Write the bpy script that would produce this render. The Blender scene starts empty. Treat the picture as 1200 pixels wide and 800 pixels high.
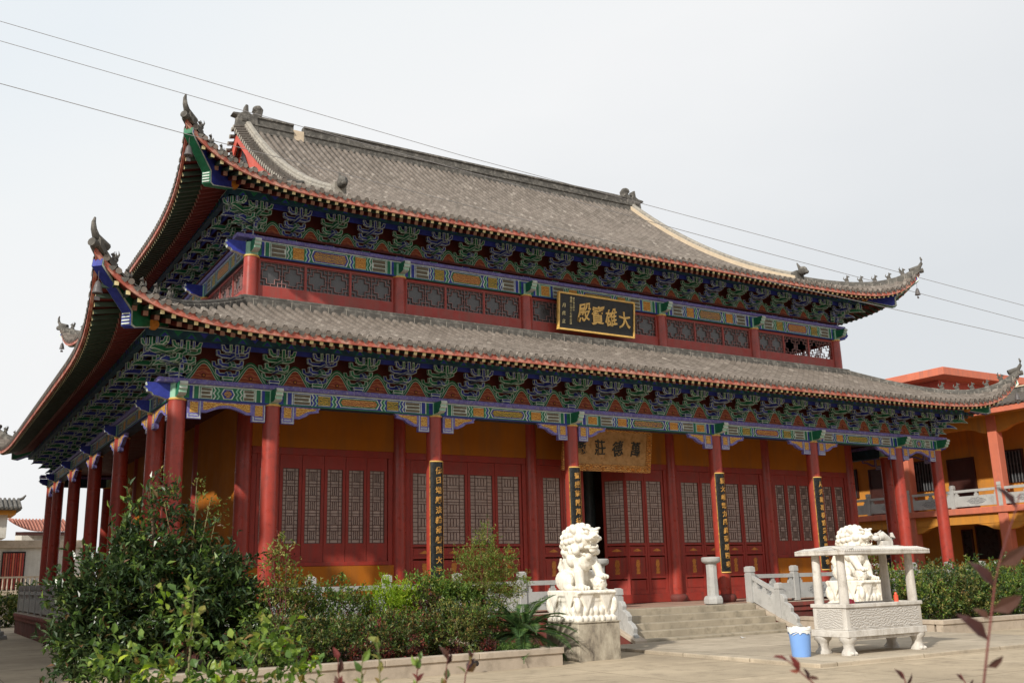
import bpy, bmesh, math, random
from math import sin, cos, pi, radians, sqrt, atan2
from mathutils import Vector, Matrix
random.seed(7)
sc = bpy.context.scene
C = sc.collection
G = -0.8                      # ground level; the hall floor is z = 0
RND = random.Random(11)

# ------------------------------------------------------------------ materials
def new_mat(name):
    m = bpy.data.materials.new(name); m.use_nodes = True
    nt = m.node_tree
    return m, nt, nt.nodes['Principled BSDF']
def N(nt, typ, **kw):
    n = nt.nodes.new(typ)
    for k, v in kw.items():
        if k in n.inputs: n.inputs[k].default_value = v
        else: setattr(n, k, v)
    return n
def L(nt, a, b): nt.links.new(a, b)
def rgb(c): return (c[0], c[1], c[2], 1)
def coords(nt): return N(nt, 'ShaderNodeTexCoord').outputs['Object']
def noise(nt, vec, scale, detail=4, rough=.55):
    n = N(nt, 'ShaderNodeTexNoise'); n.inputs['Scale'].default_value = scale
    n.inputs['Detail'].default_value = detail; n.inputs['Roughness'].default_value = rough
    if vec is not None: L(nt, vec, n.inputs['Vector'])
    return n.outputs['Fac']
def ramp(nt, fac, stops):
    r = N(nt, 'ShaderNodeValToRGB'); el = r.color_ramp.elements
    while len(el) < len(stops): el.new(.5)
    for e, (p, c) in zip(el, stops): e.position = p; e.color = rgb(c) if not isinstance(c, (int, float)) else (c, c, c, 1)
    L(nt, fac, r.inputs['Fac']); return r.outputs['Color']
def mix(nt, fac, a, b, blend='MIX'):
    n = N(nt, 'ShaderNodeMix'); n.data_type = 'RGBA'; n.blend_type = blend
    for s, v in ((n.inputs[0], fac), (n.inputs[6], a), (n.inputs[7], b)):
        if isinstance(v, (int, float)): s.default_value = v
        elif isinstance(v, tuple): s.default_value = rgb(v)
        else: L(nt, v, s)
    return n.outputs[2]
def bump(nt, bs, h, strength=.3, dist=.02):
    b = N(nt, 'ShaderNodeBump'); b.inputs['Strength'].default_value = strength; b.inputs['Distance'].default_value = dist
    L(nt, h, b.inputs['Height']); L(nt, b.outputs['Normal'], bs.inputs['Normal'])
def paint(name, c, rough=.55, var=.18, scale=3., bmp=.0, dirt=None, spec=.4, fine=30, streak=None):
    m, nt, bs = new_mat(name); v = coords(nt)
    f = noise(nt, v, scale, 6, .6)
    lo = tuple(x*(1-var) for x in c); hi = tuple(min(1, x*(1+var)) for x in c)
    col = ramp(nt, f, [(.3, lo), (.7, hi)])
    if dirt:
        g = noise(nt, v, dirt[1], 8, .65)
        col = mix(nt, ramp(nt, g, [(dirt[2], 0.), (dirt[3], 1.)]), col, dirt[0])
    if streak:
        mp = N(nt, 'ShaderNodeMapping'); mp.inputs['Scale'].default_value = (streak[1], streak[1], streak[1]*.09); L(nt, v, mp.inputs['Vector'])
        g = noise(nt, mp.outputs['Vector'], 1., 7, .65); b_ = noise(nt, v, .7, 3)
        g2 = N(nt, 'ShaderNodeMath', operation='MULTIPLY'); L(nt, ramp(nt, g, [(.46, 0.), (.68, 1.)]), g2.inputs[0]); L(nt, ramp(nt, b_, [(.35, .25), (.65, 1.)]), g2.inputs[1])
        col = mix(nt, g2.outputs[0], col, streak[0])
    L(nt, col, bs.inputs['Base Color'])
    r = noise(nt, v, scale*2.3, 3)
    rr = ramp(nt, r, [(.3, max(0, rough-.1)), (.7, min(1, rough+.12))]); L(nt, rr, bs.inputs['Roughness'])
    bs.inputs['Specular IOR Level'].default_value = spec
    if bmp: bump(nt, bs, noise(nt, v, fine, 5, .6), bmp, .02)
    return m
def scroll(name, base, gold, scale=16, thr=.5):
    # carved or painted gold scrollwork over a plain ground
    m, nt, bs = new_mat(name); v = coords(nt)
    n1 = N(nt, 'ShaderNodeTexNoise'); n1.inputs['Scale'].default_value = scale*.4; L(nt, v, n1.inputs['Vector'])
    w = N(nt, 'ShaderNodeTexWave'); w.wave_type = 'RINGS'; w.inputs['Scale'].default_value = scale*.35
    w.inputs['Distortion'].default_value = 9; w.inputs['Detail'].default_value = 2.5; w.inputs['Detail Scale'].default_value = 1.6
    L(nt, v, w.inputs['Vector'])
    f = ramp(nt, w.outputs['Fac'], [(thr-.08, 0.), (thr+.08, 1.)])
    col = mix(nt, f, base, gold)
    L(nt, col, bs.inputs['Base Color']); bs.inputs['Roughness'].default_value = .5
    bump(nt, bs, w.outputs['Fac'], .5, .02)
    return m
M = {}
M['red'] = paint('red_lacquer', (.37, .048, .032), .34, .16, 1.5, .04, ((.17, .035, .028), 5, .5, .8), .45, 30, ((.20, .05, .04), 5))
M['red_door'] = paint('door_red', (.33, .038, .026), .5, .16, 2, .05, ((.16, .03, .024), 4, .5, .8), .3, 30, ((.19, .05, .038), 6))
M['red_sill'] = paint('sill_red', (.36, .05, .04), .55, .16, 2, .05, ((.26, .08, .065), 4, .5, .85), .4, 30, ((.24, .09, .07), 4))
M['red_fascia'] = paint('fascia_red', (.40, .10, .068), .65, .3, 2.5, .15, ((.52, .31, .24), 5, .44, .68))
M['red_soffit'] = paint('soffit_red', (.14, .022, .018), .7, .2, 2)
M['gable_red'] = paint('gable_red', (.50, .085, .055), .6, .15, 1.2, .05)
M['plinth_red'] = paint('platform_red', (.15, .035, .028), .75, .3, 1.2, .2, ((.10, .06, .05), 3, .5, .75), .4, 30, ((.09, .06, .05), 4))
M['plinth_ledge'] = paint('ledge_red', (.23, .05, .038), .7, .25, 1.5, .15, ((.15, .07, .055), 4, .5, .75), .4, 30, ((.14, .07, .06), 4))
M['dark_red'] = paint('deep_red', (.09, .014, .011), .65, .2, 2)  # deep red paint of ceilings, bracket walls and inner columns
M['ochre'] = paint('ochre_plaster', (.40, .13, .012), .8, .1, .8, .08, ((.34, .115, .014), 2.5, .5, .8), .2, 30, ((.27, .11, .03), 3))
M['ochre_wing'] = paint('ochre_wing', (.56, .24, .04), .8, .1, .6, .08, ((.45, .2, .05), 2, .5, .8), .2, 30, ((.36, .18, .06), 3))
M['salmon'] = paint('salmon_paint', (.58, .17, .10), .7, .1, .8, .06, ((.46, .14, .09), 3, .5, .8), .25, 30, ((.40, .15, .11), 4))
M['blue'] = paint('paint_blue', (.028, .042, .30), .55, .3, 6)
M['green'] = paint('paint_green', (.016, .165, .078), .55, .3, 6)
M['bluegreen'] = paint('paint_teal', (.012, .05, .085), .6, .4, 5)
M['mint'] = paint('paint_mint', (.28, .52, .38), .55, .15, 6)
M['line'] = paint('paint_line', (.52, .60, .54), .6, .3, 7)
M['pale'] = paint('paint_pale', (.56, .63, .58), .6, .2, 5, 0, ((.3, .34, .34), 9, .5, .7))
M['violet'] = paint('paint_violet', (.15, .13, .40), .6, .3, 9, .2, ((.3, .28, .42), 22, .52, .62))
M['orange_board'] = scroll('orange_board', (.25, .042, .018), (.36, .11, .04), 10, .66)
M['gold_blue'] = scroll('gold_on_blue', (.02, .025, .13), (.66, .36, .06), 26, .42)
M['gold_red'] = scroll('gold_on_red', (.25, .03, .02), (.66, .36, .10), 26, .42)
M['gold_green'] = scroll('gold_on_green', (.02, .10, .05), (.62, .38, .05), 26, .36)
M['gold_orange'] = scroll('gold_on_orange', (.42, .13, .02), (.72, .40, .08), 24, .45)
M['gold_brace'] = scroll('gilt_scrollwork', (.42, .14, .018), (.78, .50, .13), 30, .45)
M['stripe'] = scroll('grey_stripe', (.26, .19, .10), (.10, .12, .12), 60, .5)
M['gold'] = paint('gold_leaf', (.74, .46, .13), .38, .2, 8)
M['gold_old'] = paint('gold_worn', (.50, .26, .06), .5, .35, 14, 0, ((.10, .05, .02), 9, .5, .7))
M['gold_dull'] = paint('gold_dull', (.50, .19, .03), .5, .3, 14)
M['cream'] = paint('cream_paint', (.72, .62, .34), .6, .15, 6)
M['pinkish'] = paint('rafter_end_pink', (.34, .18, .14), .6, .2, 6)
M['rafter'] = paint('rafter_green', (.035, .06, .042), .6, .3, 3)
M['slate'] = paint('slate_paint', (.10, .12, .125), .4, .2, 3)
M['brown_wood'] = paint('brown_wood', (.16, .07, .03), .6, .2, 3)
M['black'] = paint('black_lacquer', (.012, .014, .014), .28, .2, 4)
M['panel_black'] = paint('board_black', (.014, .014, .013), .45, .2, 4)
M['pane'] = paint('window_pane', (.40, .30, .25), .3, .2, 2, 0, None, .5)
M['pane_dark'] = paint('window_pane_dark', (.072, .068, .068), .3, .25, 2, 0, None, .5)
M['lattice'] = paint('lattice_brown', (.10, .05, .042), .5, .2, 3)
M['lattice_up'] = paint('lattice_rose', (.32, .17, .16), .6, .2, 3)
M['stone'] = paint('grey_stone', (.42, .415, .40), .8, .16, 2.2, .25, ((.25, .245, .23), 4.5, .5, .8), .2, 45)
M['stone_dark'] = paint('dark_grey', (.12, .125, .13), .85, .3, 8, .3)  # plain dark grey of the wing's window bars
M['marble'] = paint('white_marble', (.82, .78, .70), .75, .10, 4, .35, ((.48, .42, .32), 7, .54, .76), .25, 55, ((.50, .45, .36), 9))
M['burner'] = paint('burner_stone', (.62, .59, .545), .8, .16, 2.5, .4, ((.30, .27, .23), 5, .48, .76), .2, 50, ((.34, .30, .25), 7))
M['paver'] = paint('step_stone', (.36, .31, .235), .85, .18, 1.5, .25, ((.20, .175, .13), 3.5, .5, .75), .2, 40)
M['floor_red'] = paint('porch_floor', (.38, .25, .19), .75, .15, 1.5, .1)
M['curb'] = paint('curb_stone', (.43, .36, .285), .85, .15, 1.6, .25, ((.25, .21, .16), 4, .5, .8), .2, 40)
M['soil'] = paint('soil', (.06, .045, .03), .95, .4, 5, .6)
M['tile_ridge'] = paint('ridge_tile', (.105, .098, .088), .85, .3, 3, .4, ((.27, .25, .22), 6, .5, .75), .2, 25)
M['ridge_band'] = paint('ridge_mortar', (.30, .275, .235), .9, .2, 4, .3, ((.13, .12, .11), 7, .5, .7))
M['mortar'] = paint('cream_mortar', (.58, .47, .34), .85, .1, 5)
M['bark'] = paint('bark', (.10, .07, .045), .9, .3, 8, .5)
M['twig'] = paint('twig_green', (.20, .19, .09), .8, .3, 8)
M['twig_red'] = paint('twig_red', (.16, .05, .045), .8, .3, 8)
M['white_wall'] = paint('white_render', (.58, .56, .51), .85, .08, .5, .05, ((.42, .40, .35), 1.2, .5, .8), .3, 30, ((.33, .31, .27), 2))
M['far_tile'] = paint('far_roof_tile', (.33, .13, .09), .85, .2, 2)
M['glass_and_shade'] = paint('opening_and_shade', (.02, .02, .022), .3, .2, 2)
M['brown_door'] = paint('brown_door', (.05, .016, .012), .5, .2, 2)
M['bucket'] = paint('blue_plastic', (.19, .36, .74), .4, .05, 2)
M['bag'] = paint('white_plastic_bag', (.78, .78, .76), .5, .05, 6, .3)
M['candle'] = paint('red_wax', (.75, .10, .05), .5, .1, 4)
M['cloth_pink'] = paint('pink_paper', (.75, .08, .16), .6, .1, 4)
M['wire'] = paint('wire_grey', (.22, .21, .21), .6, .1, 1)
M['bronze'] = paint('bell_metal', (.10, .09, .09), .5, .2, 5)
M['dragonscroll'] = scroll('carved_gilt', (.26, .09, .02), (.72, .36, .09), 18, .45)
M['board_wood'] = paint('gilt_board', (.46, .26, .10), .5, .2, 4, .15, ((.30, .14, .04), 9, .5, .7))

def plinth_mat():
    m, nt, bs = new_mat('stained_concrete'); v = coords(nt)
    mp = N(nt, 'ShaderNodeMapping'); mp.inputs['Scale'].default_value = (2.2, 2.2, 1.3); L(nt, v, mp.inputs['Vector'])
    st = noise(nt, mp.outputs['Vector'], 1.5, 10, .68)
    col = ramp(nt, st, [(.34, (.12, .10, .08)), (.46, (.30, .26, .20)), (.62, (.47, .42, .33))])
    L(nt, col, bs.inputs['Base Color']); bs.inputs['Roughness'].default_value = .9
    bump(nt, bs, noise(nt, v, 30, 6, .65), .35, .02); return m
M['plinth'] = plinth_mat()

def tile_mat(name, stops):
    m, nt, bs = new_mat(name)
    tc = N(nt, 'ShaderNodeTexCoord'); sep = N(nt, 'ShaderNodeSeparateXYZ'); L(nt, tc.outputs['UV'], sep.inputs[0])
    dv = N(nt, 'ShaderNodeMath', operation='DIVIDE'); L(nt, sep.outputs[1], dv.inputs[0]); dv.inputs[1].default_value = .21
    fl = N(nt, 'ShaderNodeMath', operation='FLOOR'); L(nt, dv.outputs[0], fl.inputs[0])
    fr = N(nt, 'ShaderNodeMath', operation='FRACT'); L(nt, dv.outputs[0], fr.inputs[0])
    fu = N(nt, 'ShaderNodeMath', operation='FLOOR'); L(nt, sep.outputs[0], fu.inputs[0])
    cb = N(nt, 'ShaderNodeCombineXYZ'); L(nt, fu.outputs[0], cb.inputs[0]); L(nt, fl.outputs[0], cb.inputs[1])
    wn = N(nt, 'ShaderNodeTexWhiteNoise'); L(nt, cb.outputs[0], wn.inputs['Vector'])
    col = ramp(nt, wn.outputs['Value'], stops)
    v = tc.outputs['Object']
    big = noise(nt, v, .55, 7, .62); col = mix(nt, ramp(nt, big, [(.40, 0.), (.75, .40)]), col, (.21, .175, .15))
    mo = noise(nt, v, 6., 6, .7); col = mix(nt, ramp(nt, mo, [(.60, 0.), (.78, .55)]), col, (.30, .275, .245))
    dk = noise(nt, v, 3.1, 6, .7); col = mix(nt, ramp(nt, dk, [(.54, 0.), (.74, .7)]), col, (.05, .044, .038))
    jt = ramp(nt, fr.outputs[0], [(0., .6), (.10, 1.), (.9, 1.), (1., .7)])
    col = mix(nt, 1., col, jt, 'MULTIPLY')
    L(nt, col, bs.inputs['Base Color']); bs.inputs['Roughness'].default_value = .86; bs.inputs['Specular IOR Level'].default_value = .25
    bump(nt, bs, fr.outputs[0], .35, .03); return m
M['tile'] = tile_mat('grey_roof_tile', [(0., (.130, .110, .093)), (.5, (.172, .146, .125)), (.93, (.205, .176, .152)), (1., (.29, .255, .222))])
M['tile_pan_shade'] = tile_mat('shaded_pan_tile', [(0., (.045, .040, .034)), (.6, (.07, .062, .053)), (1., (.105, .093, .08))])  # trough shade between the ribs, painted into the pan tile colour

def ground_mat(name, base, slab):
    m, nt, bs = new_mat(name); v = coords(nt)
    a = noise(nt, v, .35, 8, .6); b = noise(nt, v, 2.4, 8, .7); c = noise(nt, v, 40, 4)
    lo = tuple(x*.62 for x in base)
    col = ramp(nt, a, [(.3, lo), (.62, base), (.8, tuple(x*1.14 for x in base))])
    col = mix(nt, ramp(nt, b, [(.50, 0.), (.72, .75)]), col, tuple(x*.45 for x in base))
    mp = N(nt, 'ShaderNodeMapping'); mp.inputs['Scale'].default_value = (.5, 2.2, 1); L(nt, v, mp.inputs['Vector'])
    e = noise(nt, mp.outputs['Vector'], .9, 9, .7); col = mix(nt, ramp(nt, e, [(.56, 0.), (.66, .55), (.70, .1)]), col, tuple(min(1, x*1.35) for x in base))
    h = noise(nt, v, 9, 6, .75); col = mix(nt, ramp(nt, h, [(.62, 0.), (.72, .6)]), col, tuple(x*.4 for x in base))
    col = mix(nt, ramp(nt, c, [(.4, 0.), (.7, .25)]), col, tuple(x*1.3 for x in base))
    br = N(nt, 'ShaderNodeTexBrick'); br.offset = 0
    br.inputs['Scale'].default_value = 1; br.inputs['Brick Width'].default_value = slab; br.inputs['Row Height'].default_value = slab*.8
    br.inputs['Mortar Size'].default_value = .014; br.inputs['Mortar Smooth'].default_value = .4
    br.inputs['Color1'].default_value = (1, 1, 1, 1); br.inputs['Color2'].default_value = (.88, .87, .86, 1); br.inputs['Mortar'].default_value = (.45, .43, .4, 1)
    L(nt, v, br.inputs['Vector'])
    col = mix(nt, 1., col, br.outputs['Color'], 'MULTIPLY')
    L(nt, col, bs.inputs['Base Color']); bs.inputs['Roughness'].default_value = .88; bs.inputs['Specular IOR Level'].default_value = .25
    bump(nt, bs, b, .25, .02); return m
M['ground'] = ground_mat('yard_concrete', (.47, .385, .275), 3.0)
M['slab'] = ground_mat('pavement_concrete', (.48, .41, .315), 2.4)

def leaf_mat(name, stops, rough=.45, trans=.3):
    m, nt, bs = new_mat(name)
    g = N(nt, 'ShaderNodeNewGeometry')
    col = ramp(nt, g.outputs['Random Per Island'], stops)
    L(nt, col, bs.inputs['Base Color']); bs.inputs['Roughness'].default_value = rough; bs.inputs['Specular IOR Level'].default_value = .4
    tr = N(nt, 'ShaderNodeBsdfTranslucent'); L(nt, col, tr.inputs['Color'])
    mx = N(nt, 'ShaderNodeMixShader'); mx.inputs[0].default_value = trans
    out = nt.nodes['Material Output']
    L(nt, bs.outputs[0], mx.inputs[1]); L(nt, tr.outputs[0], mx.inputs[2]); L(nt, mx.outputs[0], out.inputs['Surface']); return m
LEAF = {
 'dark': leaf_mat('leaf_dark', [(0, (.022, .046, .018)), (.6, (.045, .082, .028)), (.93, (.085, .125, .042)), (1, (.15, .07, .035))], .32, .2),
 'bronze': leaf_mat('leaf_bronze', [(0, (.045, .06, .024)), (.4, (.105, .135, .04)), (.7, (.21, .20, .055)), (1, (.22, .10, .045))], .4, .35),
 'mid': leaf_mat('leaf_mid', [(0, (.048, .10, .022)), (.6, (.11, .20, .04)), (1, (.24, .33, .065))], .4, .35),
 'lime': leaf_mat('leaf_lime', [(0, (.14, .25, .015)), (.6, (.28, .42, .02)), (1, (.44, .52, .04))], .5, .4),
 'light': leaf_mat('leaf_light', [(0, (.08, .15, .025)), (.5, (.16, .26, .04)), (.85, (.28, .36, .06)), (1, (.26, .14, .05))], .4, .4),
 'olive': leaf_mat('leaf_olive', [(0, (.11, .13, .03)), (.6, (.24, .26, .06)), (1, (.40, .34, .11))], .5, .4),
 'red': leaf_mat('leaf_red', [(0, (.08, .016, .016)), (.6, (.17, .03, .025)), (1, (.26, .07, .04))], .5, .3),
 'maroon': leaf_mat('leaf_maroon', [(0, (.035, .014, .016)), (.6, (.06, .022, .020)), (1, (.10, .045, .03))], .55, .25),
 'palm': leaf_mat('leaf_palm', [(0, (.03, .07, .022)), (.6, (.06, .125, .035)), (1, (.12, .20, .05))], .35, .2),
 'grass': leaf_mat('leaf_grass', [(0, (.05, .10, .02)), (.6, (.10, .19, .03)), (1, (.18, .26, .06))], .5, .35),
}

# ------------------------------------------------------------------ mesh builder
class MB:
    def __init__(s): s.v = []; s.f = []; s.m = []; s.mats = []; s.uv = {}
    def mi(s, mat):
        if isinstance(mat, str): mat = M[mat]
        if mat not in s.mats: s.mats.append(mat)
        return s.mats.index(mat)
    def face(s, pts, mat):
        i = len(s.v); s.v += [tuple(p) for p in pts]; s.f.append(list(range(i, i+len(pts)))); s.m.append(s.mi(mat))
    def box(s, x0, x1, y0, y1, z0, z1, mat, tx=1., ty=1.):
        # tx, ty scale the top
        cx, cy = (x0+x1)/2, (y0+y1)/2; i = len(s.v); k = s.mi(mat)
        for z, ax, ay in ((z0, 1, 1), (z1, tx, ty)):
            for x, y in ((x0, y0), (x1, y0), (x1, y1), (x0, y1)): s.v.append((cx+(x-cx)*ax, cy+(y-cy)*ay, z))
        for f in ((3, 2, 1, 0), (4, 5, 6, 7), (0, 1, 5, 4), (1, 2, 6, 5), (2, 3, 7, 6), (3, 0, 4, 7)):
            s.f.append([i+j for j in f]); s.m.append(k)
    def bar(s, p0, p1, w, h, mat, up=(0, 0, 1), endmat=None):
        p0, p1 = Vector(p0), Vector(p1); d = (p1-p0).normalized(); u = Vector(up); r = d.cross(u)
        if r.length < 1e-6: r = d.cross(Vector((1, 0, 0)))
        r.normalize(); u = r.cross(d); i = len(s.v); k = s.mi(mat)
        for p in (p0, p1):
            for a, b in ((-1, -1), (1, -1), (1, 1), (-1, 1)): s.v.append(tuple(p+r*(a*w/2)+u*(b*h/2)))
        for n, f in enumerate(((3, 2, 1, 0), (4, 5, 6, 7), (0, 1, 5, 4), (1, 2, 6, 5), (2, 3, 7, 6), (3, 0, 4, 7))):
            s.f.append([i+j for j in f]); s.m.append(s.mi(endmat) if (endmat and n == 1) else k)
    def tube(s, pts, rad, mat, n=8, cap=True):
        P = [Vector(p) for p in pts]; i0 = len(s.v); k = s.mi(mat)
        if isinstance(rad, (int, float)): rad = [rad]*len(P)
        for j, p in enumerate(P):
            d = (P[min(j+1, len(P)-1)]-P[max(j-1, 0)]).normalized()
            a = d.cross(Vector((0, 0, 1)) if abs(d.z) < .95 else Vector((1, 0, 0))).normalized(); b = d.cross(a)
            for q in range(n):
                t = 2*pi*q/n; s.v.append(tuple(p+(a*cos(t)+b*sin(t))*rad[j]))
        for j in range(len(P)-1):
            for q in range(n):
                s.f.append([i0+j*n+q, i0+j*n+(q+1) % n, i0+(j+1)*n+(q+1) % n, i0+(j+1)*n+q]); s.m.append(k)
        if cap:
            s.f.append([i0+q for q in range(n)][::-1]); s.m.append(k)
            s.f.append([i0+(len(P)-1)*n+q for q in range(n)]); s.m.append(k)
    def lathe(s, c, prof, mat, n=20, sq=None):
        # prof: list of (r, z); sq: squareness for square-ish plans
        i0 = len(s.v); k = s.mi(mat)
        for r, z in prof:
            for q in range(n):
                t = 2*pi*(q+.5)/n; m = 1.
                if sq: m = 1/(abs(cos(t))**sq+abs(sin(t))**sq)**(1/sq)
                s.v.append((c[0]+r*m*cos(t), c[1]+r*m*sin(t), c[2]+z))
        for j in range(len(prof)-1):
            for q in range(n):
                s.f.append([i0+j*n+q, i0+j*n+(q+1) % n, i0+(j+1)*n+(q+1) % n, i0+(j+1)*n+q]); s.m.append(k)
        s.f.append([i0+q for q in range(n)][::-1]); s.m.append(k)
        s.f.append([i0+(len(prof)-1)*n+q for q in range(n)]); s.m.append(k)
    def prism(s, poly, fn, t0, t1, mat, sidemat=None):
        # poly: 2-D points; fn(u, v, t) -> xyz
        n = len(poly); i = len(s.v); k = s.mi(mat); ks = s.mi(sidemat) if sidemat else k
        for t in (t0, t1):
            for (u, v) in poly: s.v.append(tuple(fn(u, v, t)))
        s.f.append([i+q for q in range(n)][::-1]); s.m.append(k)
        s.f.append([i+n+q for q in range(n)]); s.m.append(k)
        for q in range(n): s.f.append([i+q, i+(q+1) % n, i+n+(q+1) % n, i+n+q]); s.m.append(ks)
    def ball(s, c, r, mat, nu=10, nv=7, R=None):
        if isinstance(r, (int, float)): r = (r, r, r)
        i0 = len(s.v); k = s.mi(mat); c = Vector(c)
        for j in range(nv+1):
            ph = -pi/2+pi*j/nv
            for q in range(nu):
                t = 2*pi*q/nu; p = Vector((r[0]*cos(ph)*cos(t), r[1]*cos(ph)*sin(t), r[2]*sin(ph)))
                if R is not None: p = R @ p
                s.v.append(tuple(c+p))
        for j in range(nv):
            for q in range(nu):
                s.f.append([i0+j*nu+q, i0+j*nu+(q+1) % nu, i0+(j+1)*nu+(q+1) % nu, i0+(j+1)*nu+q]); s.m.append(k)
    def mesh(s, name, off=(0, 0, 0), smooth=False):
        me = bpy.data.meshes.new(name)
        me.from_pydata([(x-off[0], y-off[1], z-off[2]) for x, y, z in s.v], [], s.f)
        for m in s.mats: me.materials.append(m)
        me.polygons.foreach_set('material_index', s.m)
        if smooth: me.polygons.foreach_set('use_smooth', [True]*len(s.f))
        me.update()
        if smooth: me.set_sharp_from_angle(angle=radians(38))
        return me
    def build(s, name, parent=None, smooth=False, bevel=0, auto=None):
        off = WL.get(parent.name, (0, 0, 0)) if parent else (0, 0, 0)
        me = s.mesh(name, off, smooth)
        return link(name, me, parent, bevel, auto)
WL = {}                       # world location of every thing's origin, by object name
def link(name, me, parent=None, bevel=0, auto=None):
    o = bpy.data.objects.new(name, me); C.objects.link(o)
    if parent: o.parent = parent; WL[o.name] = WL.get(parent.name, (0, 0, 0))
    else: WL[o.name] = (0, 0, 0)
    if bevel:
        b = o.modifiers.new('bevel', 'BEVEL'); b.width = bevel; b.segments = 2; b.limit_method = 'ANGLE'; b.angle_limit = radians(40)
    return o
def thing(name, label, cat, loc, group=None):
    o = bpy.data.objects.new(name, None); C.objects.link(o); o.location = loc; o.empty_display_size = .2
    o['label'] = label; o['category'] = cat
    if group: o['group'] = group
    WL[o.name] = tuple(loc); return o
def tag(o, label=None, cat=None, group=None, kind=None):
    if label: o['label'] = label
    if cat: o['category'] = cat
    if group: o['group'] = group
    if kind: o['kind'] = kind
    return o
def place(name, me, parent, loc, rz=0, scale=None):
    # a part sharing mesh data, put at a world position
    o = bpy.data.objects.new(name, me); C.objects.link(o); o.parent = parent; w = WL.get(parent.name, (0, 0, 0))
    o.location = (loc[0]-w[0], loc[1]-w[1], loc[2]-w[2]); o.rotation_euler = (0, 0, rz)
    if scale: o.scale = scale
    WL[o.name] = w; return o
def copy_tree(o, parent=None):
    c = o.copy(); C.objects.link(c); WL[c.name] = WL[o.name]
    if parent: c.parent = parent
    for ch in list(o.children): copy_tree(ch, c)
    return c

# ------------------------------------------------------------------ the setting
def sheet(name, x0, x1, y0, y1, z, mat, nx=1, ny=1):
    mb = MB()
    for i in range(nx):
        for j in range(ny):
            xa, xb = x0+(x1-x0)*i/nx, x0+(x1-x0)*(i+1)/nx; ya, yb = y0+(y1-y0)*j/ny, y0+(y1-y0)*(j+1)/ny
            mb.face([(xa, ya, z), (xb, ya, z), (xb, yb, z), (xa, yb, z)], mat)
    return tag(mb.build(name), kind='structure')
sheet('ground', -600, 900, -300, 1200, G, 'ground')
mb = MB(); mb.box(9.15, 17.6, -9.4, -2.74, G-.2, G+.07, 'slab'); tag(mb.build('pavement', None, bevel=.02), kind='structure')

# ------------------------------------------------------------------ the hall
X = [0, 2.137, 6.337, 10.537, 15.801, 20.001, 24.201, 26.338]
Y = [0, 2.137, 6.551, 10.965, 15.379, 19.793, 21.93]
W, D = X[-1], Y[-1]
hall = thing('temple_hall', 'two-tiered red temple hall with grey upturned tile roofs and painted brackets', 'temple', (W/2, D/2, G))
# platform
mb = MB(); mb.box(-.85, W+.85, -.85, D+.85, G, -.16, 'plinth_red')
platform = mb.build('platform', hall)
mb = MB(); mb.box(-.93, W+.93, -.93, D+.93, -.158, -.05, 'plinth_ledge'); mb.box(-.89, W+.89, -.89, D+.89, -.30, -.16, 'plinth_ledge'); mb.box(-.91, W+.91, -.91, D+.91, -.048, -.02, 'curb'); mb.build('platform_edge', platform, bevel=.015)
mb = MB(); mb.box(-.6, W+.6, -.6, D+.6, -.019, 0, 'floor_red'); mb.build('porch_floor', platform)

# columns
def col_mesh(r, z0, z1, ring):
    mb = MB(); mb.lathe((0, 0, 0), [(r, z0), (r, z0+(z1-z0)*.5), (r*.96, z1)], 'red', 20); return mb.mesh('column', smooth=True)
def base_mesh():
    mb = MB(); mb.lathe((0, 0, 0), [(.27, 0), (.31, .05), (.33, .12), (.31, .19), (.26, .23)], 'plinth_red', 20); return mb.mesh('column_base', smooth=True)
def ring_mesh(r):
    mb = MB(); mb.lathe((0, 0, 0), [(r, 0), (r+.012, .012), (r+.012, .04), (r, .05)], 'gold', 20)
    mb.lathe((0, 0, .05), [(r*.98, 0), (r*.98, .34)], 'mint', 20); return mb.mesh('column_cap', smooth=True)
CM, BM_, RM = col_mesh(.2, 0, 4.86, 1), base_mesh(), ring_mesh(.2)
CI = col_mesh(.2, 0, 5.4, 0)
def add_col(x, y, inner=False):
    c = place('column', CI if inner else CM, hall, (x, y, 0))
    b = bpy.data.objects.new('column_base', BM_); C.objects.link(b); b.parent = c
    if not inner:
        r = bpy.data.objects.new('column_cap', RM); C.objects.link(r); r.parent = c; r.location = (0, 0, 4.85)
for x in X: add_col(x, 0)
for y in Y[1:]: add_col(0, y); 
for y in Y[1:]: add_col(W, y)
for x in X[1:-1]: add_col(x, Y[1], True); add_col(x, D, False)
for y in Y[2:-1]: add_col(X[1], y, True); add_col(X[-2], y, True)
U_CM = col_mesh(.2, 7.6, 9.14, 1)
for x in X[1:-1]:
    for y in (Y[1], Y[-2]):
        c = place('upper_column', U_CM, hall, (x, y, 0))
        r = bpy.data.objects.new('column_cap', RM); C.objects.link(r); r.parent = c; r.location = (0, 0, 9.12)
for y in Y[2:-2]:
    for x in (X[1], X[-2]):
        c = place('upper_column', U_CM, hall, (x, y, 0))
        r = bpy.data.objects.new('column_cap', RM); C.objects.link(r); r.parent = c; r.location = (0, 0, 9.12)

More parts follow.
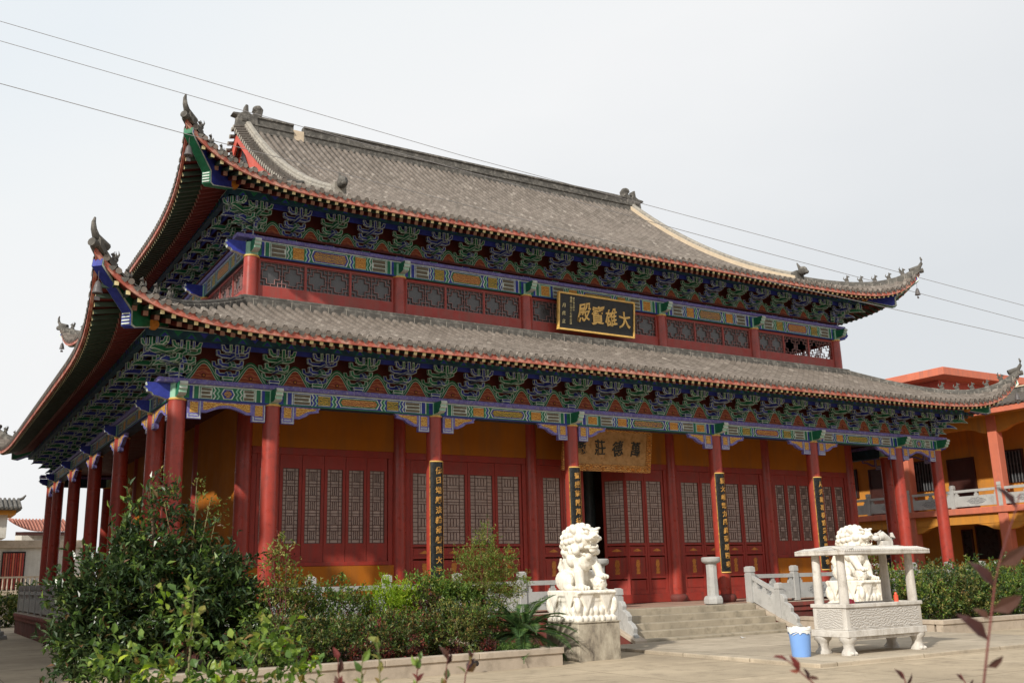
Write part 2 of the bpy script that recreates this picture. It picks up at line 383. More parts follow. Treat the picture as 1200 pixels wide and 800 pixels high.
# painted tie beams -------------------------------------------------
def beam_paint(Lb, h, k, r=.2):
    """Painted face of a tie beam; x 0..Lb, z 0..h, facing -y."""
    mb = MB(); A, B = ('blue', 'green') if k % 2 else ('green', 'blue')
    g1, g2 = (('gold_orange', 'gold_blue'), ('gold_green', 'gold_red'), ('gold_orange', 'gold_green'))[k % 3]
    def poly(p, mat, l): mb.face([(u, -.003*l, v) for u, v in p], mat)
    def rect(u0, u1, v0, v1, mat, l): poly([(u0, v0), (u1, v0), (u1, v1), (u0, v1)], mat, l)
    m = .03
    rect(0, Lb, 0, h, A, 1)
    rect(0, Lb, h-.03, h, 'pale', 2); rect(0, Lb, 0, .025, B, 2)
    def chev(u, d, w, mat, l):           # a pointed vertical stripe
        v0, v1 = .03, h-.035; n = 4; a = []; b = []
        for i in range(n+1):
            v = v0+(v1-v0)*i/n; off = d*(.045 if i % 2 else 0); a.append((u+off, v)); b.append((u+w+off, v))
        poly(a+b[::-1], mat, l)
    for side in (0, 1):
        def q(u): return u if side == 0 else Lb-u
        def R(u0, u1, v0, v1, mat, l):
            a, b = sorted((q(u0), q(u1))); rect(a, b, v0, v1, mat, l)
        def CH(u, w, mat, l):
            if side == 0: chev(u, 1, w, mat, l)
            else: chev(Lb-u-w, -1, w, mat, l)
        e = r+.02
        R(e, e+.07, .03, h-.03, B, 2); R(e+.07, e+.10, .03, h-.03, 'pale', 2); R(e+.1, e+.2, .03, h-.03, A, 2); R(e+.2, e+.225, .03, h-.03, 'pale', 2)
        if Lb > 5:
            R(e+.24, e+.62, .04, h-.045, 'mint', 2); R(e+.28, e+.58, .06, h-.07, g1, 3); R(e+.63, e+.70, .03, h-.03, B, 2); e += .47
        u = e+.24; wbox = .42 if Lb > 3 else .26
        R(u, u+wbox, .04, h-.045, 'pale', 2)
        hh = (h-.085)/3
        for i in range(3): R(u+.02, u+wbox-(.05 if i == 1 else .02), .052+i*hh, .04+(i+1)*hh-.012, 'stripe', 3)
        u += wbox
        CH(u+.01, .035, 'pale', 3); CH(u+.045, .05, A, 4); CH(u+.095, .035, 'mint', 3); u += .15
        if Lb > 3:
            R(u+.03, u+.34, .045, h-.05, g1, 3); R(u+.03, u+.34, .045, .06, 'pale', 4); R(u+.03, u+.34, h-.065, h-.05, 'pale', 4); u += .36
            CH(u, .035, 'mint', 3); CH(u+.035, .05, B, 4); CH(u+.085, .035, 'pale', 3); u += .13
        uc = u+.04
    t = .06; v0, v1 = .05, h-.055; vm = (v0+v1)/2
    def hexa(d): return [(uc+d, vm), (uc+d+t, v1-d*.6), (Lb-uc-d-t, v1-d*.6), (Lb-uc-d, vm), (Lb-uc-d-t, v0+d*.6), (uc+d+t, v0+d*.6)]
    poly(hexa(0), 'pale', 3); poly(hexa(.025), B, 4); poly(hexa(.065), g2, 5)
    return mb.mesh('beam_painting')
def beam_head():
    # carved beam end standing out in front of a column top; outward = -y
    mb = MB(); prof = [(.10, .30), (-.42, .30), (-.44, .24), (-.38, .20), (-.40, .15), (-.33, .11), (-.34, .06), (-.24, .02), (.1, .02)]
    mb.prism(prof, lambda u, v, t: (t, u-.16, v), -.085, .085, 'green', 'pale')
    for i in range(4): mb.box(-.07, .07, -.57+.02*i, -.54+.03*i, .235-.055*i, .27-.055*i, 'mint')
    return mb.mesh('beam_head')
def cloud_head():
    mb = MB(); prof = [(.10, .32), (-.52, .32), (-.50, .25), (-.56, .22), (-.50, .17), (-.48, .12), (-.40, .10), (-.36, .04), (-.24, .02), (-.1, -.03), (.1, .0)]
    mb.prism(prof, lambda u, v, t: (t, u-.16, v), -.08, .08, 'blue', 'pale'); return mb.mesh('beam_head')
BH, CH_ = beam_head(), cloud_head()
def bay_frames(xs, ys):
    """All bays as (x_left, y, length, rotation, outward normal) seen from outside."""
    out = []
    for i in range(len(xs)-1): out.append(((xs[i], ys[0]), xs[i+1]-xs[i], 0, i))
    for i in range(len(ys)-1): out.append(((xs[0], ys[i+1]), ys[i+1]-ys[i], -pi/2, i+1))
    for i in range(len(ys)-1): out.append(((xs[-1], ys[i]), ys[i+1]-ys[i], pi/2, i+1))
    for i in range(len(xs)-1): out.append(((xs[i+1], ys[-1]), xs[i+1]-xs[i], pi, i))
    return out
paint_cache = {}
def tie_beams(xs, ys, z0, h, half):
    for (p, Lb, rz, k) in bay_frames(xs, ys):
        mb = MB(); mb.box(0, Lb, -half, half, 0, h, 'bluegreen')
        key = (round(Lb, 2), h, k)
        bm_ = place('beam', mb.mesh('beam'), hall, (p[0], p[1], z0), rz)
        if rz in (0, -pi/2) or (rz == pi/2 and k < 3):
            if key not in paint_cache: paint_cache[key] = beam_paint(Lb, h, k)
            o = bpy.data.objects.new('beam_painting', paint_cache[key]); C.objects.link(o); o.parent = bm_; o.location = (0, -half, 0)
tie_beams(X, Y, 4.88, .34, .16)
UX, UY = X[1:-1], Y[1:-1]
tie_beams(UX, UY, 9.15, .44, .14)
for x in X: place('beam_head', BH, hall, (x, 0, 4.9))
for y in Y[1:]: place('beam_head', CH_, hall, (0, y, 4.93), -pi/2, (.8, .72, .8)); place('beam_head', CH_, hall, (W, y, 4.93), pi/2, (.8, .72, .8))
place('beam_head', CH_, hall, (0, 0, 4.9), -pi/2); place('beam_head', CH_, hall, (W, 0, 4.9), pi/2)
for x in UX: place('beam_head', BH, hall, (x, Y[1], 9.2))
for y in UY: place('beam_head', CH_, hall, (UX[0], y, 9.2), -pi/2); place('beam_head', CH_, hall, (UX[-1], y, 9.2), pi/2)
# violet plates on top of the beams
def plate(xs, ys, z0, z1, w):
    for i, (x0, x1, y0, y1) in enumerate(((xs[0]-w-.25, xs[-1]+w+.25, ys[0]-w, ys[0]+w), (xs[0]-w-.25, xs[-1]+w+.25, ys[-1]-w, ys[-1]+w),
                           (xs[0]-w, xs[0]+w, ys[0]+w+.002, ys[-1]-w-.002), (xs[-1]-w, xs[-1]+w, ys[0]+w+.002, ys[-1]-w-.002))):
        mb = MB(); mb.box(x0, x1, y0, y1, z0, z1, 'violet'); mb.build('beam_plate', hall, bevel=.02)
plate(X, Y, 5.222, 5.335, .23); plate(UX, UY, 9.592, 9.70, .21)

# queti: carved braces under the beams
def queti(Lq, arch=False):
    mb = MB()
    if not arch:
        out = [(.19, 0), (Lq, 0), (Lq-.06, -.06), (Lq-.05, -.11), (Lq-.28, -.15), (Lq-.36, -.22), (.62, -.29), (.50, -.29), (.50, -.42), (.19, -.42)]
        f1 = [(.54, -.03), (Lq-.10, -.03), (Lq-.16, -.08), (Lq-.34, -.11), (Lq-.44, -.17), (.60, -.23), (.54, -.23)]
        f2 = [(.25, -.04), (.43, -.04), (.43, -.28), (.25, -.28)]
        br = [(.19, -.40, .48, -.40)]
    else:
        n = 14; a, b = .62, Lq-.62
        arc = [(a+(b-a)*i/n, -.27+.13*sin(pi*i/n)) for i in range(n+1)]
        out = [(.19, 0), (Lq-.19, 0), (Lq-.19, -.42), (Lq-.50, -.42), (Lq-.50, -.27)]+arc[::-1]+[(.50, -.27), (.50, -.42), (.19, -.42)]
        arc2 = [(a+(b-a)*i/n, -.21+.13*sin(pi*i/n)) for i in range(n+1)]
        f1 = [(.54, -.03), (Lq-.54, -.03), (Lq-.54, -.21)]+arc2[::-1]+[(.54, -.21)]
        f2 = [(.25, -.04), (.43, -.04), (.43, -.28), (.25, -.28)]
    mb.prism(out, lambda u, v, t: (u, t, v), -.05, .05, 'violet')
    for s in (-1, 1):
        mb.face([(u, s*.055, v) for u, v in f1], 'gold_brace'); 
        for ff in ([f2] if not arch else [f2, [(Lq-u, v) for u, v in f2]]):
            mb.face([(u, s*.055, v) for u, v in ff], 'gold_brace')
            u0, u1 = min(p[0] for p in ff)-.045, max(p[0] for p in ff)+.05
            for (a0, a1, c0, c1) in ((u0, u1, -.405, -.385), (u0, u0+.018, -.385, -.30), (u1-.018, u1, -.385, -.02), (u0+.05, u1-.05, -.345, -.325)):
                mb.face([(a0, s*.056, c0), (a1, s*.056, c0), (a1, s*.056, c1), (a0, s*.056, c1)], 'pale')
    return mb.mesh('queti')
QW, QN = queti(1.15), queti(2.137, True)
QR = QW.copy(); 
for v in QR.vertices: v.co.x = -v.co.x
QR.flip_normals()
scrollm = M['dragonscroll']
for (p, Lb, rz, k) in bay_frames(X, Y):
    if rz == pi: continue
    d = (cos(rz), sin(rz))
    nrm = (sin(rz), -cos(rz)); ox, oy = p[0]+nrm[0]*.08, p[1]+nrm[1]*.08
    if Lb < 3: place('carved_brace', QN, hall, (ox, oy, 4.878), rz)
    else:
        place('carved_brace', QW, hall, (ox, oy, 4.878), rz)
        place('carved_brace', QR, hall, (ox+d[0]*Lb, oy+d[1]*Lb, 4.878), rz)

# bracket sets (dougong): outward = -y -----------------------------------
def dougong(ca, cb, corner=False):
    mb = MB(); ce = ca
    mb.box(-.10, .10, -.10, .10, 0, .06, cb, 1.3, 1.3); mb.box(-.13, .13, -.13, .13, .06, .13, cb)
    def lat(o, hl, z, mat):
        pr = [(-hl, z+.105), (hl, z+.105), (hl, z+.06), (hl*.9, z+.03), (hl*.68, z), (-hl*.68, z), (-hl*.9, z+.03), (-hl, z+.06)]
        pr = [(-hl-.03, z+.17), (-hl-.02, z+.06), (-hl*.68, z), (hl*.68, z), (hl+.02, z+.06), (hl+.03, z+.17), (hl-.05, z+.17), (hl-.07, z+.09), (-hl+.07, z+.09), (-hl+.05, z+.17)]
        mb.prism(pr, lambda u, v, t: (u, -o+t, v), -.045, .045, mat)
    def beak(o, z, mat):
        pr = [(.1, z+.115), (-o-.02, z+.115), (-o-.14, z+.03), (-o-.20, z-.045), (-o-.06, z-.01), (.1, z)]
        mb.prism(pr, lambda u, v, t: (t, u, v), -.05, .05, mat)
    for k in range(3):
        z = .13+.175*k; beak(.27*k+.12, z, ca if k % 2 == 0 else cb)
    lat(0, .25, .13, ca); lat(0, .33, .305, ca)
    lat(.27, .26, .305, ca); lat(.40, .34, .48, ca)
    mb.box(-.04, .04, -.78, -.62, .50, .72, ca); mb.prism([(-.30, .60), (-.22, .55), (.22, .55), (.30, .60), (.33, .72), (.26, .72), (.22, .63), (-.22, .63), (-.26, .72), (-.33, .72)], lambda u, v, t: (u, t, v), -.70, -.63, ca)
    for x in (-.13, .13): mb.box(x-.028, x+.028, -.76, -.70, .56, .72, cb)
    me = mb.mesh('bracket_set')
    bm = bmesh.new(); bm.from_mesh(me)
    pi_ = len(me.materials); me.materials.append(M['line'])
    r = bmesh.ops.inset_individual(bm, faces=list(bm.faces), thickness=.0135, use_even_offset=True)
    for f in r['faces']: f.material_index = pi_
    bm.to_mesh(me); bm.free(); return me
DA, DB = dougong('blue', 'green'), dougong('green', 'blue')
def bell_board():
    mb = MB()
    def bell(w, h, z0, n=12):
        pts = []
        for i in range(n+1):
            t = i/n*2-1; x = w*t; z = z0+h*(.5+.5*cos(pi*t))**.8; pts.append((x, z))
        return [(-w, z0)]+pts[1:-1]+[(w, z0)]
    for i, (w, h, mat) in enumerate(((.47, .52, 'green'), (.415, .475, 'line'), (.40, .455, 'green'), (.345, .41, 'line'), (.33, .395, 'orange_board'))):
        mb.face([(x, -.004*(i+1), z) for x, z in bell(w, h, 0)], mat)
    mb.ball((0, -.02, .13), (.05, .012, .05), 'dark_red', 8, 5); mb.ball((0, -.03, .13), (.025, .012, .025), 'gold_dull', 8, 5)
    return mb.mesh('bracket_panel')
BB = bell_board()
def bracket_row(xs, ys, zb, counts_x, counts_y, east):
    """Bracket sets along the south, west and (first few) east fronts, with the boards between them."""
    n = 0
    def run(p0, dirv, length, cnt, rz, k0, start=0, stop=None, boards=True):
        for i in range(0, (cnt if stop is None else stop)+1):
            d = length*i/cnt
            if i >= start: place('bracket_set', DA if (i+k0) % 2 else DB, hall, (p0[0]+dirv[0]*d, p0[1]+dirv[1]*d, zb), rz)
            if boards and i < (cnt if stop is None else stop):
                dd = length*(i+.5)/cnt
                nx, ny = sin(rz)*.03, -cos(rz)*.03
                place('bracket_panel', BB, hall, (p0[0]+dirv[0]*dd+nx, p0[1]+dirv[1]*dd+ny, zb), rz)
    pos = 0; 
    for i in range(len(xs)-1):
        run((xs[i], ys[0]), (1, 0), xs[i+1]-xs[i], counts_x[i], 0, pos, 0 if i == 0 else 1); pos += counts_x[i]
    pos = 0
    for i in range(len(ys)-1):
        run((xs[0], ys[i]), (0, 1), ys[i+1]-ys[i], counts_y[i], -pi/2, pos+1, 0 if i == 0 else 1); pos += counts_y[i]
    run((xs[-1], ys[0]), (0, 1), ys[1]-ys[0], counts_y[0], pi/2, 1, 0, east, False)
    for sx, rz in ((xs[0], -pi/4), (xs[-1], pi/4)):
        place('bracket_set', DB, hall, (sx, ys[0], zb), rz, (1.0, 1.42, 1.03))
    # wall behind the brackets, and the purlin beam they carry
    for (p, Lb, rz, k) in bay_frames([xs[0], xs[-1]], [ys[0], ys[-1]]):
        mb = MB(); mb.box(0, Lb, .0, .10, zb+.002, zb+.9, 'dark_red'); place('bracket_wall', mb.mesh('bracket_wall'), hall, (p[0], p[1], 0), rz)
        mb = MB(); mb.box(-.9, Lb+.9, -.88, -.74, zb+.72, zb+.90, 'bluegreen')
        nn = int((Lb+1.6)/.55)
        for i in range(nn):
            u = -.8+(Lb+1.6)*(i+.5)/nn; a = .12
            mb.face([(u-a, -.884, zb+.73), (u+a, -.884, zb+.73), (u+.02, -.884, zb+.86), (u-.02, -.884, zb+.86)], 'green')
            mb.face([(u-a+.035, -.887, zb+.735), (u+a-.035, -.887, zb+.735), (u, -.887, zb+.83)], 'blue')
            u += .275
            mb.face([(u-.1, -.884, zb+.88), (u+.1, -.884, zb+.88), (u, -.884, zb+.76)], 'blue' if i % 2 else 'green')
        mb.box(-.9, Lb+.9, -.885, -.735, zb+.90, zb+.912, 'line')
        place('purlin_beam', mb.mesh('purlin_beam'), hall, (p[0], p[1], 0), rz)
        mb = MB(); mb.box(-.55, Lb+.55, -.58, -.50, zb+.66, zb+.80, 'blue'); place('bracket_rail', mb.mesh('bracket_rail'), hall, (p[0], p[1], 0), rz)
bracket_row(X, Y, 5.337, [2, 4, 4, 5, 4, 4, 2], [2, 4, 4, 4, 4, 2], 2)
bracket_row(UX, UY, 9.702, [4, 4, 5, 4, 4], [4, 4, 4, 4], 3)
# round purlin ends at the west corners
for (x, y, z) in ((-.78, -1.02, 6.28), (UX[0]-.78, UY[0]-1.02, 10.66), (W+.78, -1.02, 6.28), (UX[-1]+.78, UY[0]-1.02, 10.66)):
    mb = MB(); mb.tube([(x, y, z), (x, y+.3, z)], .11, 'gold_dull', 14); mb.build('purlin_end', hall)

# roofs ----------------------------------------------------------------
class Roof:
    def __init__(s, x0, x1, y0, y1, O, B, zE, zT, k, U, Lc, tau):
        s.x0, s.x1, s.y0, s.y1, s.O, s.B, s.zE, s.zT, s.k, s.U, s.Lc, s.tau = x0, x1, y0, y1, O, B, zE, zT, k, U, Lc, tau
    def side(s, n):
        # maps (a, o) -> (x, y) for the south, west, east, north slopes
        x0, x1, y0, y1 = s.x0, s.x1, s.y0, s.y1
        return {'S': (lambda a, o: (x0+a, y0-o), x1-x0), 'W': (lambda a, o: (x0-o, y0+a), y1-y0),
                'E': (lambda a, o: (x1+o, y0+a), y1-y0), 'N': (lambda a, o: (x0+a, y1+o), x1-x0)}[n]
    def g(s, a, Ln):
        d = min(a, Ln-a)+s.O+s.B
        return max(0., 1-max(0., d)/s.Lc)
    def omax(s, a, Ln): return s.O+s.B*s.g(a, Ln)**2
    def z(s, a, o, Ln):
        r = 1-o/s.O; rr = max(r, -.2)
        base = s.zE+(s.zT-s.zE)*(s.k*rr+(1-s.k)*rr*abs(rr))
        d = max(0., min(a, Ln-a)+s.O+s.B)
        return base+s.U*max(0, o/s.O)**1.5*math.exp(-d/s.tau)
CROSS = [(-.5, 0), (-.26, .01), (-.25, .05), (-.13, .098), (.13, .098), (.25, .05), (.26, .01), (.5, 0)]
def tiles(rf, sn, a_lo, a_hi, omin, n, w=.25, name='roof_tiles', fn=None):
    S, Ln = rf.side(sn); mb = MB(); k = mb.mi('tile'); kr = mb.mi('tile_ridge'); kp = mb.mi('tile_pan_shade'); uv = []
    cnt = int(round((a_hi-a_lo)/w)); w = (a_hi-a_lo)/cnt
    for r in range(cnt):
        ac = a_lo+(r+.5)*w; i0 = len(mb.v)
        om = rf.omax(ac, Ln); o0 = min(omin(ac, Ln), om-.05)
        for j in range(n+1):
            t = j/n; o_c = o0+(om-o0)*t
            for cx, cz in CROSS:
                a = ac+cx*w
                oo = max(omin(a, Ln), 0); o = oo+(rf.omax(a, Ln)-oo)*t if om-o0 > .3 else o_c
                x, y = S(a, o); mb.v.append((x, y, rf.z(a, o, Ln)+cz)); uv.append((r+.5, o))
        m = len(CROSS)
        for j in range(n):
            for q in range(m-1):
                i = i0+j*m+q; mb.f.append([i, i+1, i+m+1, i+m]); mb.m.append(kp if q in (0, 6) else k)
        # round end tile and pointed drip tile
        zc = rf.z(ac, om, Ln)
        pts = []
        for q in range(10):
            th = 2*pi*q/10; x, y = S(ac+.066*cos(th), om+.012); pts.append((x, y, zc+.020+.066*sin(th)))
        i = len(mb.v); mb.v += pts; uv += [(r+.5, om)]*10; mb.f.append(list(range(i, i+10))); mb.m.append(k)
        a2 = ac+.5*w; o2 = rf.omax(a2, Ln); z2 = rf.z(a2, o2, Ln)
        pts = []
        for da, dz in ((-.085, .0), (-.05, -.06), (0, -.105), (.05, -.06), (.085, .0)):
            x, y = S(a2+da, o2+.008); pts.append((x, y, z2+dz))
        i = len(mb.v); mb.v += pts; uv += [(r+.5, om)]*5; mb.f.append(list(range(i, i+5))); mb.m.append(kr)
    me = mb.mesh(name, WL[hall.name])
    ul = me.uv_layers.new(name='UVMap')
    li = [0]*len(me.loops)
    for l in me.loops: ul.data[l.index].uv = uv[l.vertex_index]
    return link(name, me, hall)
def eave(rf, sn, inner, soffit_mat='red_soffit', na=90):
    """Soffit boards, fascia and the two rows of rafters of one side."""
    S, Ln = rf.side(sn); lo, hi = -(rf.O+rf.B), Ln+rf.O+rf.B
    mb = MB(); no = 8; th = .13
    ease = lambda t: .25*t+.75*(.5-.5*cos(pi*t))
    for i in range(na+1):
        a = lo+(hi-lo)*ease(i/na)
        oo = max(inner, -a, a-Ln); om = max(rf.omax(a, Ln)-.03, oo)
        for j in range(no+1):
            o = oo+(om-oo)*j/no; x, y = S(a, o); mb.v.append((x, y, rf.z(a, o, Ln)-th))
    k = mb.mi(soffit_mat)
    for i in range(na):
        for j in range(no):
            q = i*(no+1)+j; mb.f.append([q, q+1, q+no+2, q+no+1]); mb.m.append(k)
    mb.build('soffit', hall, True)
    mb = MB()
    k = mb.mi('red_fascia')
    for i in range(na*2+1):
        a = lo+(hi-lo)*ease(i/(na*2)); om = rf.omax(a, Ln)-.02
        z = rf.z(a, om, Ln)
        for o, zz in ((om, z-.02), (om, z-.165), (om-.06, z-.165), (om-.06, z-.02)):
            x, y = S(a, o); mb.v.append((x, y, zz))
    for i in range(na*2):
        for q in range(4): mb.f.append([i*4+q, i*4+(q+1) % 4, i*4+4+(q+1) % 4, i*4+4+q]); mb.m.append(k)
    mb.build('fascia', hall)
    mb = MB(); cnt = int((hi-lo)/.235)
    for i in range(cnt):
        a = lo+.35+(hi-lo-.7)*(i+.5)/cnt; om = rf.omax(a, Ln)
        mi = max(-a, a-Ln, 0)
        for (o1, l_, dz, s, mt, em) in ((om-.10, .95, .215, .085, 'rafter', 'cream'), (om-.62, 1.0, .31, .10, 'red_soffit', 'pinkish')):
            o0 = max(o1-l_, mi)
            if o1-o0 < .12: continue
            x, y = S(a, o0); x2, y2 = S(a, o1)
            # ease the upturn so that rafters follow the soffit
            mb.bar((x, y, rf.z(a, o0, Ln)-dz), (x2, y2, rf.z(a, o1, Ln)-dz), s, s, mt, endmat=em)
    mb.build('eave_rafters', hall)
R1 = Roof(X[1]-.16, X[-2]+.16, Y[1]-.16, Y[-2]+.16, 3.87, .31, 6.22, 7.84, .72, 1.20, 6.3, 1.05)
R2 = Roof(10.965, W-10.965, 10.965, 10.965, 10.75, .40, 10.44, 16.98, .57, 1.20, 6.6, 1.10)
hip = lambda a, Ln: max(0., -a, a-Ln)
RX = 3.95                                  # outer edge of the gable overhang
for sn in 'SWEN':
    S, Ln = R1.side(sn)
    tiles(R1, sn, -(R1.O+R1.B)+.1, Ln+R1.O+R1.B-.1, hip, 14 if sn != 'N' else 6)
    eave(R1, sn, .2)
def om_main(a, Ln):
    x = R2.x0+a; e = min(x, W-x)
    return 0. if e >= RX else max(-a, a-Ln)
def om_side(a, Ln): return max(10.965-4.22, -a, a-Ln)
for sn in 'SN':
    S, Ln = R2.side(sn); tiles(R2, sn, -(R2.O+R2.B)+.1, Ln+R2.O+R2.B-.1, om_main, 26 if sn == 'S' else 10); eave(R2, sn, 7.4)
for sn in 'WE':
    S, Ln = R2.side(sn); tiles(R2, sn, -(R2.O+R2.B)+.1, Ln+R2.O+R2.B-.1, om_side, 12); eave(R2, sn, 7.4)

# ridges -----------------------------------------------------------------
def sweep(mb, path, prof, mat, topmat=None):
    """Sweep a ridge cross-section (offset, height) along a path; the profile stays upright."""
    n = len(prof); i0 = len(mb.v); k = mb.mi(mat); kt = mb.mi(topmat or mat)
    P = [Vector(p) for p in path]
    for j, p in enumerate(P):
        d = P[min(j+1, len(P)-1)]-P[max(j-1, 0)]; d.z = 0; d.normalize(); r = Vector((d.y, -d.x, 0))
        for u, v in prof: mb.v.append(tuple(p+r*u+Vector((0, 0, v))))
    for j in range(len(P)-1):
        for q in range(n): mb.f.append([i0+j*n+q, i0+j*n+(q+1) % n, i0+(j+1)*n+(q+1) % n, i0+(j+1)*n+q]); mb.m.append(kt if q in (2, 3) else k)
    mb.f.append([i0+q for q in range(n)]); mb.m.append(k); mb.f.append([i0+(len(P)-1)*n+q for q in range(n)][::-1]); mb.m.append(k)
RP = [(-.12, -.06), (-.12, .09), (-.085, .12), (-.085, .155), (-.05, .20), (.05, .20), (.085, .155), (.085, .12), (.12, .09), (.12, -.06)]
def beast_mesh(wing=False):
    mb = MB(); m = 'tile_ridge'
    mb.box(-.09, .09, -.07, .07, -.04, .05, m); mb.ball((0, 0, .12), (.10, .065, .11), m, 8, 6); mb.ball((.05, 0, .21), (.055, .05, .09), m, 8, 6)
    mb.ball((.075, 0, .30), (.075, .05, .055), m, 8, 6); mb.ball((.14, 0, .285), (.045, .03, .03), m, 6, 5)
    mb.tube([(-.08, 0, .1), (-.15, 0, .2), (-.12, 0, .31)], [.03, .03, .012], m, 6); mb.tube([(.05, 0, .33), (.03, 0, .41)], [.025, .008], m, 5)
    for s in (-1, 1): mb.tube([(.06, s*.045, .17), (.11, s*.05, .03)], [.028, .022], m, 5)
    if wing:
        for s in (-1, 1): mb.tube([(-.05, s*.03, .2), (-.14, s*.05, .36), (-.10, s*.05, .46)], [.04, .03, .01], m, 6)
    return mb.mesh('ridge_beast', smooth=True)
BST, BSW = beast_mesh(), beast_mesh(True)
def hip_ridge(rf, cx, cy, sx, sy, o_in, Bells=None):
    """Ridge along a roof corner: from o_in out to the tip, ending in an upswept horn, with its row of figures."""
    Ln = 99.; pts = []; n = 22; oe = rf.O+rf.B
    for j in range(n+1):
        o = o_in+(oe-o_in)*j/n; pts.append((cx+sx*o, cy+sy*o, rf.z(-o, o, Ln)+.02))
    mb = MB(); sweep(mb, pts, RP, 'tile_ridge')
    for j in range(2, n, 1):
        p = Vector(pts[j]); mb.bar(p+Vector((-sy*.09, sx*.09, .03)), p+Vector((sy*.09, -sx*.09, .03)), .02, .14, 'ridge_band')
    r = mb.build('hip_ridge', hall)
    p = Vector(pts[-1]); d = Vector((sx, sy, 0)).normalized()
    mb = MB(); pr = [p+d*-.35+Vector((0, 0, .02)), p+d*.0+Vector((0, 0, .14)), p+d*.08+Vector((0, 0, .27)), p+d*.10+Vector((0, 0, .41)), p+d*.07+Vector((0, 0, .52))]
    mb.tube(pr, [.095, .08, .06, .042, .02], 'tile_ridge', 8)
    mb.tube([p+d*.0+Vector((0, 0, -.02)), p+d*.12+Vector((0, 0, .0))], .09, 'tile_ridge', 10)
    mb.build('ridge_horn', r, True)
    rz = atan2(sy, sx); acc = 0; last = p
    for q, dist in enumerate((.62, 1.12, 1.62, 2.12, 2.62)):
        rr = oe-dist/sqrt(2); z = rf.z(-rr, rr, Ln)+.22
        z2 = rf.z(-(rr+.1), rr+.1, Ln)+.31
        b = place('ridge_beast', BSW if q == 0 else BST, hall, (cx+sx*rr, cy+sy*rr, z), rz, (.68, .68, .68))
        b.parent = r; b.location = (cx+sx*rr-WL[hall.name][0], cy+sy*rr-WL[hall.name][1], z-WL[hall.name][2])
    return r
def corner_beam(rf, cx, cy, sx, sy, body, edge, o0, zi, om, zo):
    """The heavy painted corner beam carrying the upturned tip."""
    Ln = 99.; oe = rf.O+rf.B
    def zr(o): return rf.z(-o, o, Ln)-.16
    top = [(o0+(oe-.08-o0)*i/10, zr(o0+(oe-.08-o0)*i/10)) for i in range(11)]
    prof = top+[(oe-.06, zr(oe-.08)-.15), (om+.05, zo+.32), (om+.04, zo+.03), (om-.04, zo), (o0, zi)]
    def fn(u, v, t): return (cx+sx*u-sy*t*.7071, cy+sy*u+sx*t*.7071, v)
    mb = MB(); mb.prism(prof, fn, -.11, .11, body, edge)
    for t in (-.116, .116):                       # pale outline strip along the lower edges
        q = prof[10:]
        for (a, b) in zip(q[:-1], q[1:]):
            mb.face([fn(a[0], a[1], t), fn(b[0], b[1], t), fn(b[0]-.03, b[1]+.035, t), fn(a[0]-.03, a[1]+.035, t)], 'pale')
    for i in range(4):
        mb.bar(fn(om+.05, zo+.07+.07*i, -.09), fn(om+.05, zo+.07+.07*i, .09), .03, .03, 'pale')
    mb.build('corner_beam', hall)
bell_spots = []
for rf, nm in ((R1, 'lower'), (R2, 'upper')):
    for sx, sy, cx, cy in ((-1, -1, rf.x0, rf.y0), (1, -1, rf.x1, rf.y0), (-1, 1, rf.x0, rf.y1), (1, 1, rf.x1, rf.y1)):
        if nm == 'lower': hip_ridge(rf, cx, cy, sx, sy, .1); corner_beam(rf, cx, cy, sx, sy, 'green', 'blue', 2.45, 6.36, 3.34, 6.06)
        else: hip_ridge(rf, cx, cy, sx, sy, 10.965-4.3); corner_beam(rf, cx, cy, sx, sy, 'blue', 'green', 9.45, 10.66, 10.42, 10.26)
        oe = rf.O+rf.B-.12
        bell_spots.append((cx+sx*oe, cy+sy*oe, rf.z(-oe, oe, 99.)-.34, nm, sx, sy))
# wall ridge where the lower roof meets the upper storey
mb = MB(); q = .10
pts = [(R1.x0-q, R1.y0-q), (R1.x1+q, R1.y0-q), (R1.x1+q, R1.y1+q), (R1.x0-q, R1.y1+q)]
for (x0, y0), (x1, y1) in zip(pts, pts[1:]+pts[:1]):
    sweep(mb, [(x0, y0, 7.74), (x1, y1, 7.74)], [(-.12, -.1), (-.12, .17), (-.08, .20), (-.08, .25), (-.03, .29), (.06, .29), (.1, .25), (.1, .2), (.12, .17), (.12, -.1)], 'tile_ridge')
    n = int(max(abs(x1-x0), abs(y1-y0))/.5)
    for i in range(n):
        x, y = x0+(x1-x0)*(i+.5)/n, y0+(y1-y0)*(i+.5)/n
        if abs(x1-x0) > abs(y1-y0): mb.box(x-.01, x+.01, y-.128, y+.128, 7.72, 7.93, 'ridge_band')
        else: mb.box(x-.128, x+.128, y-.01, y+.01, 7.72, 7.93, 'ridge_band')
mb.build('skirt_ridge', hall)
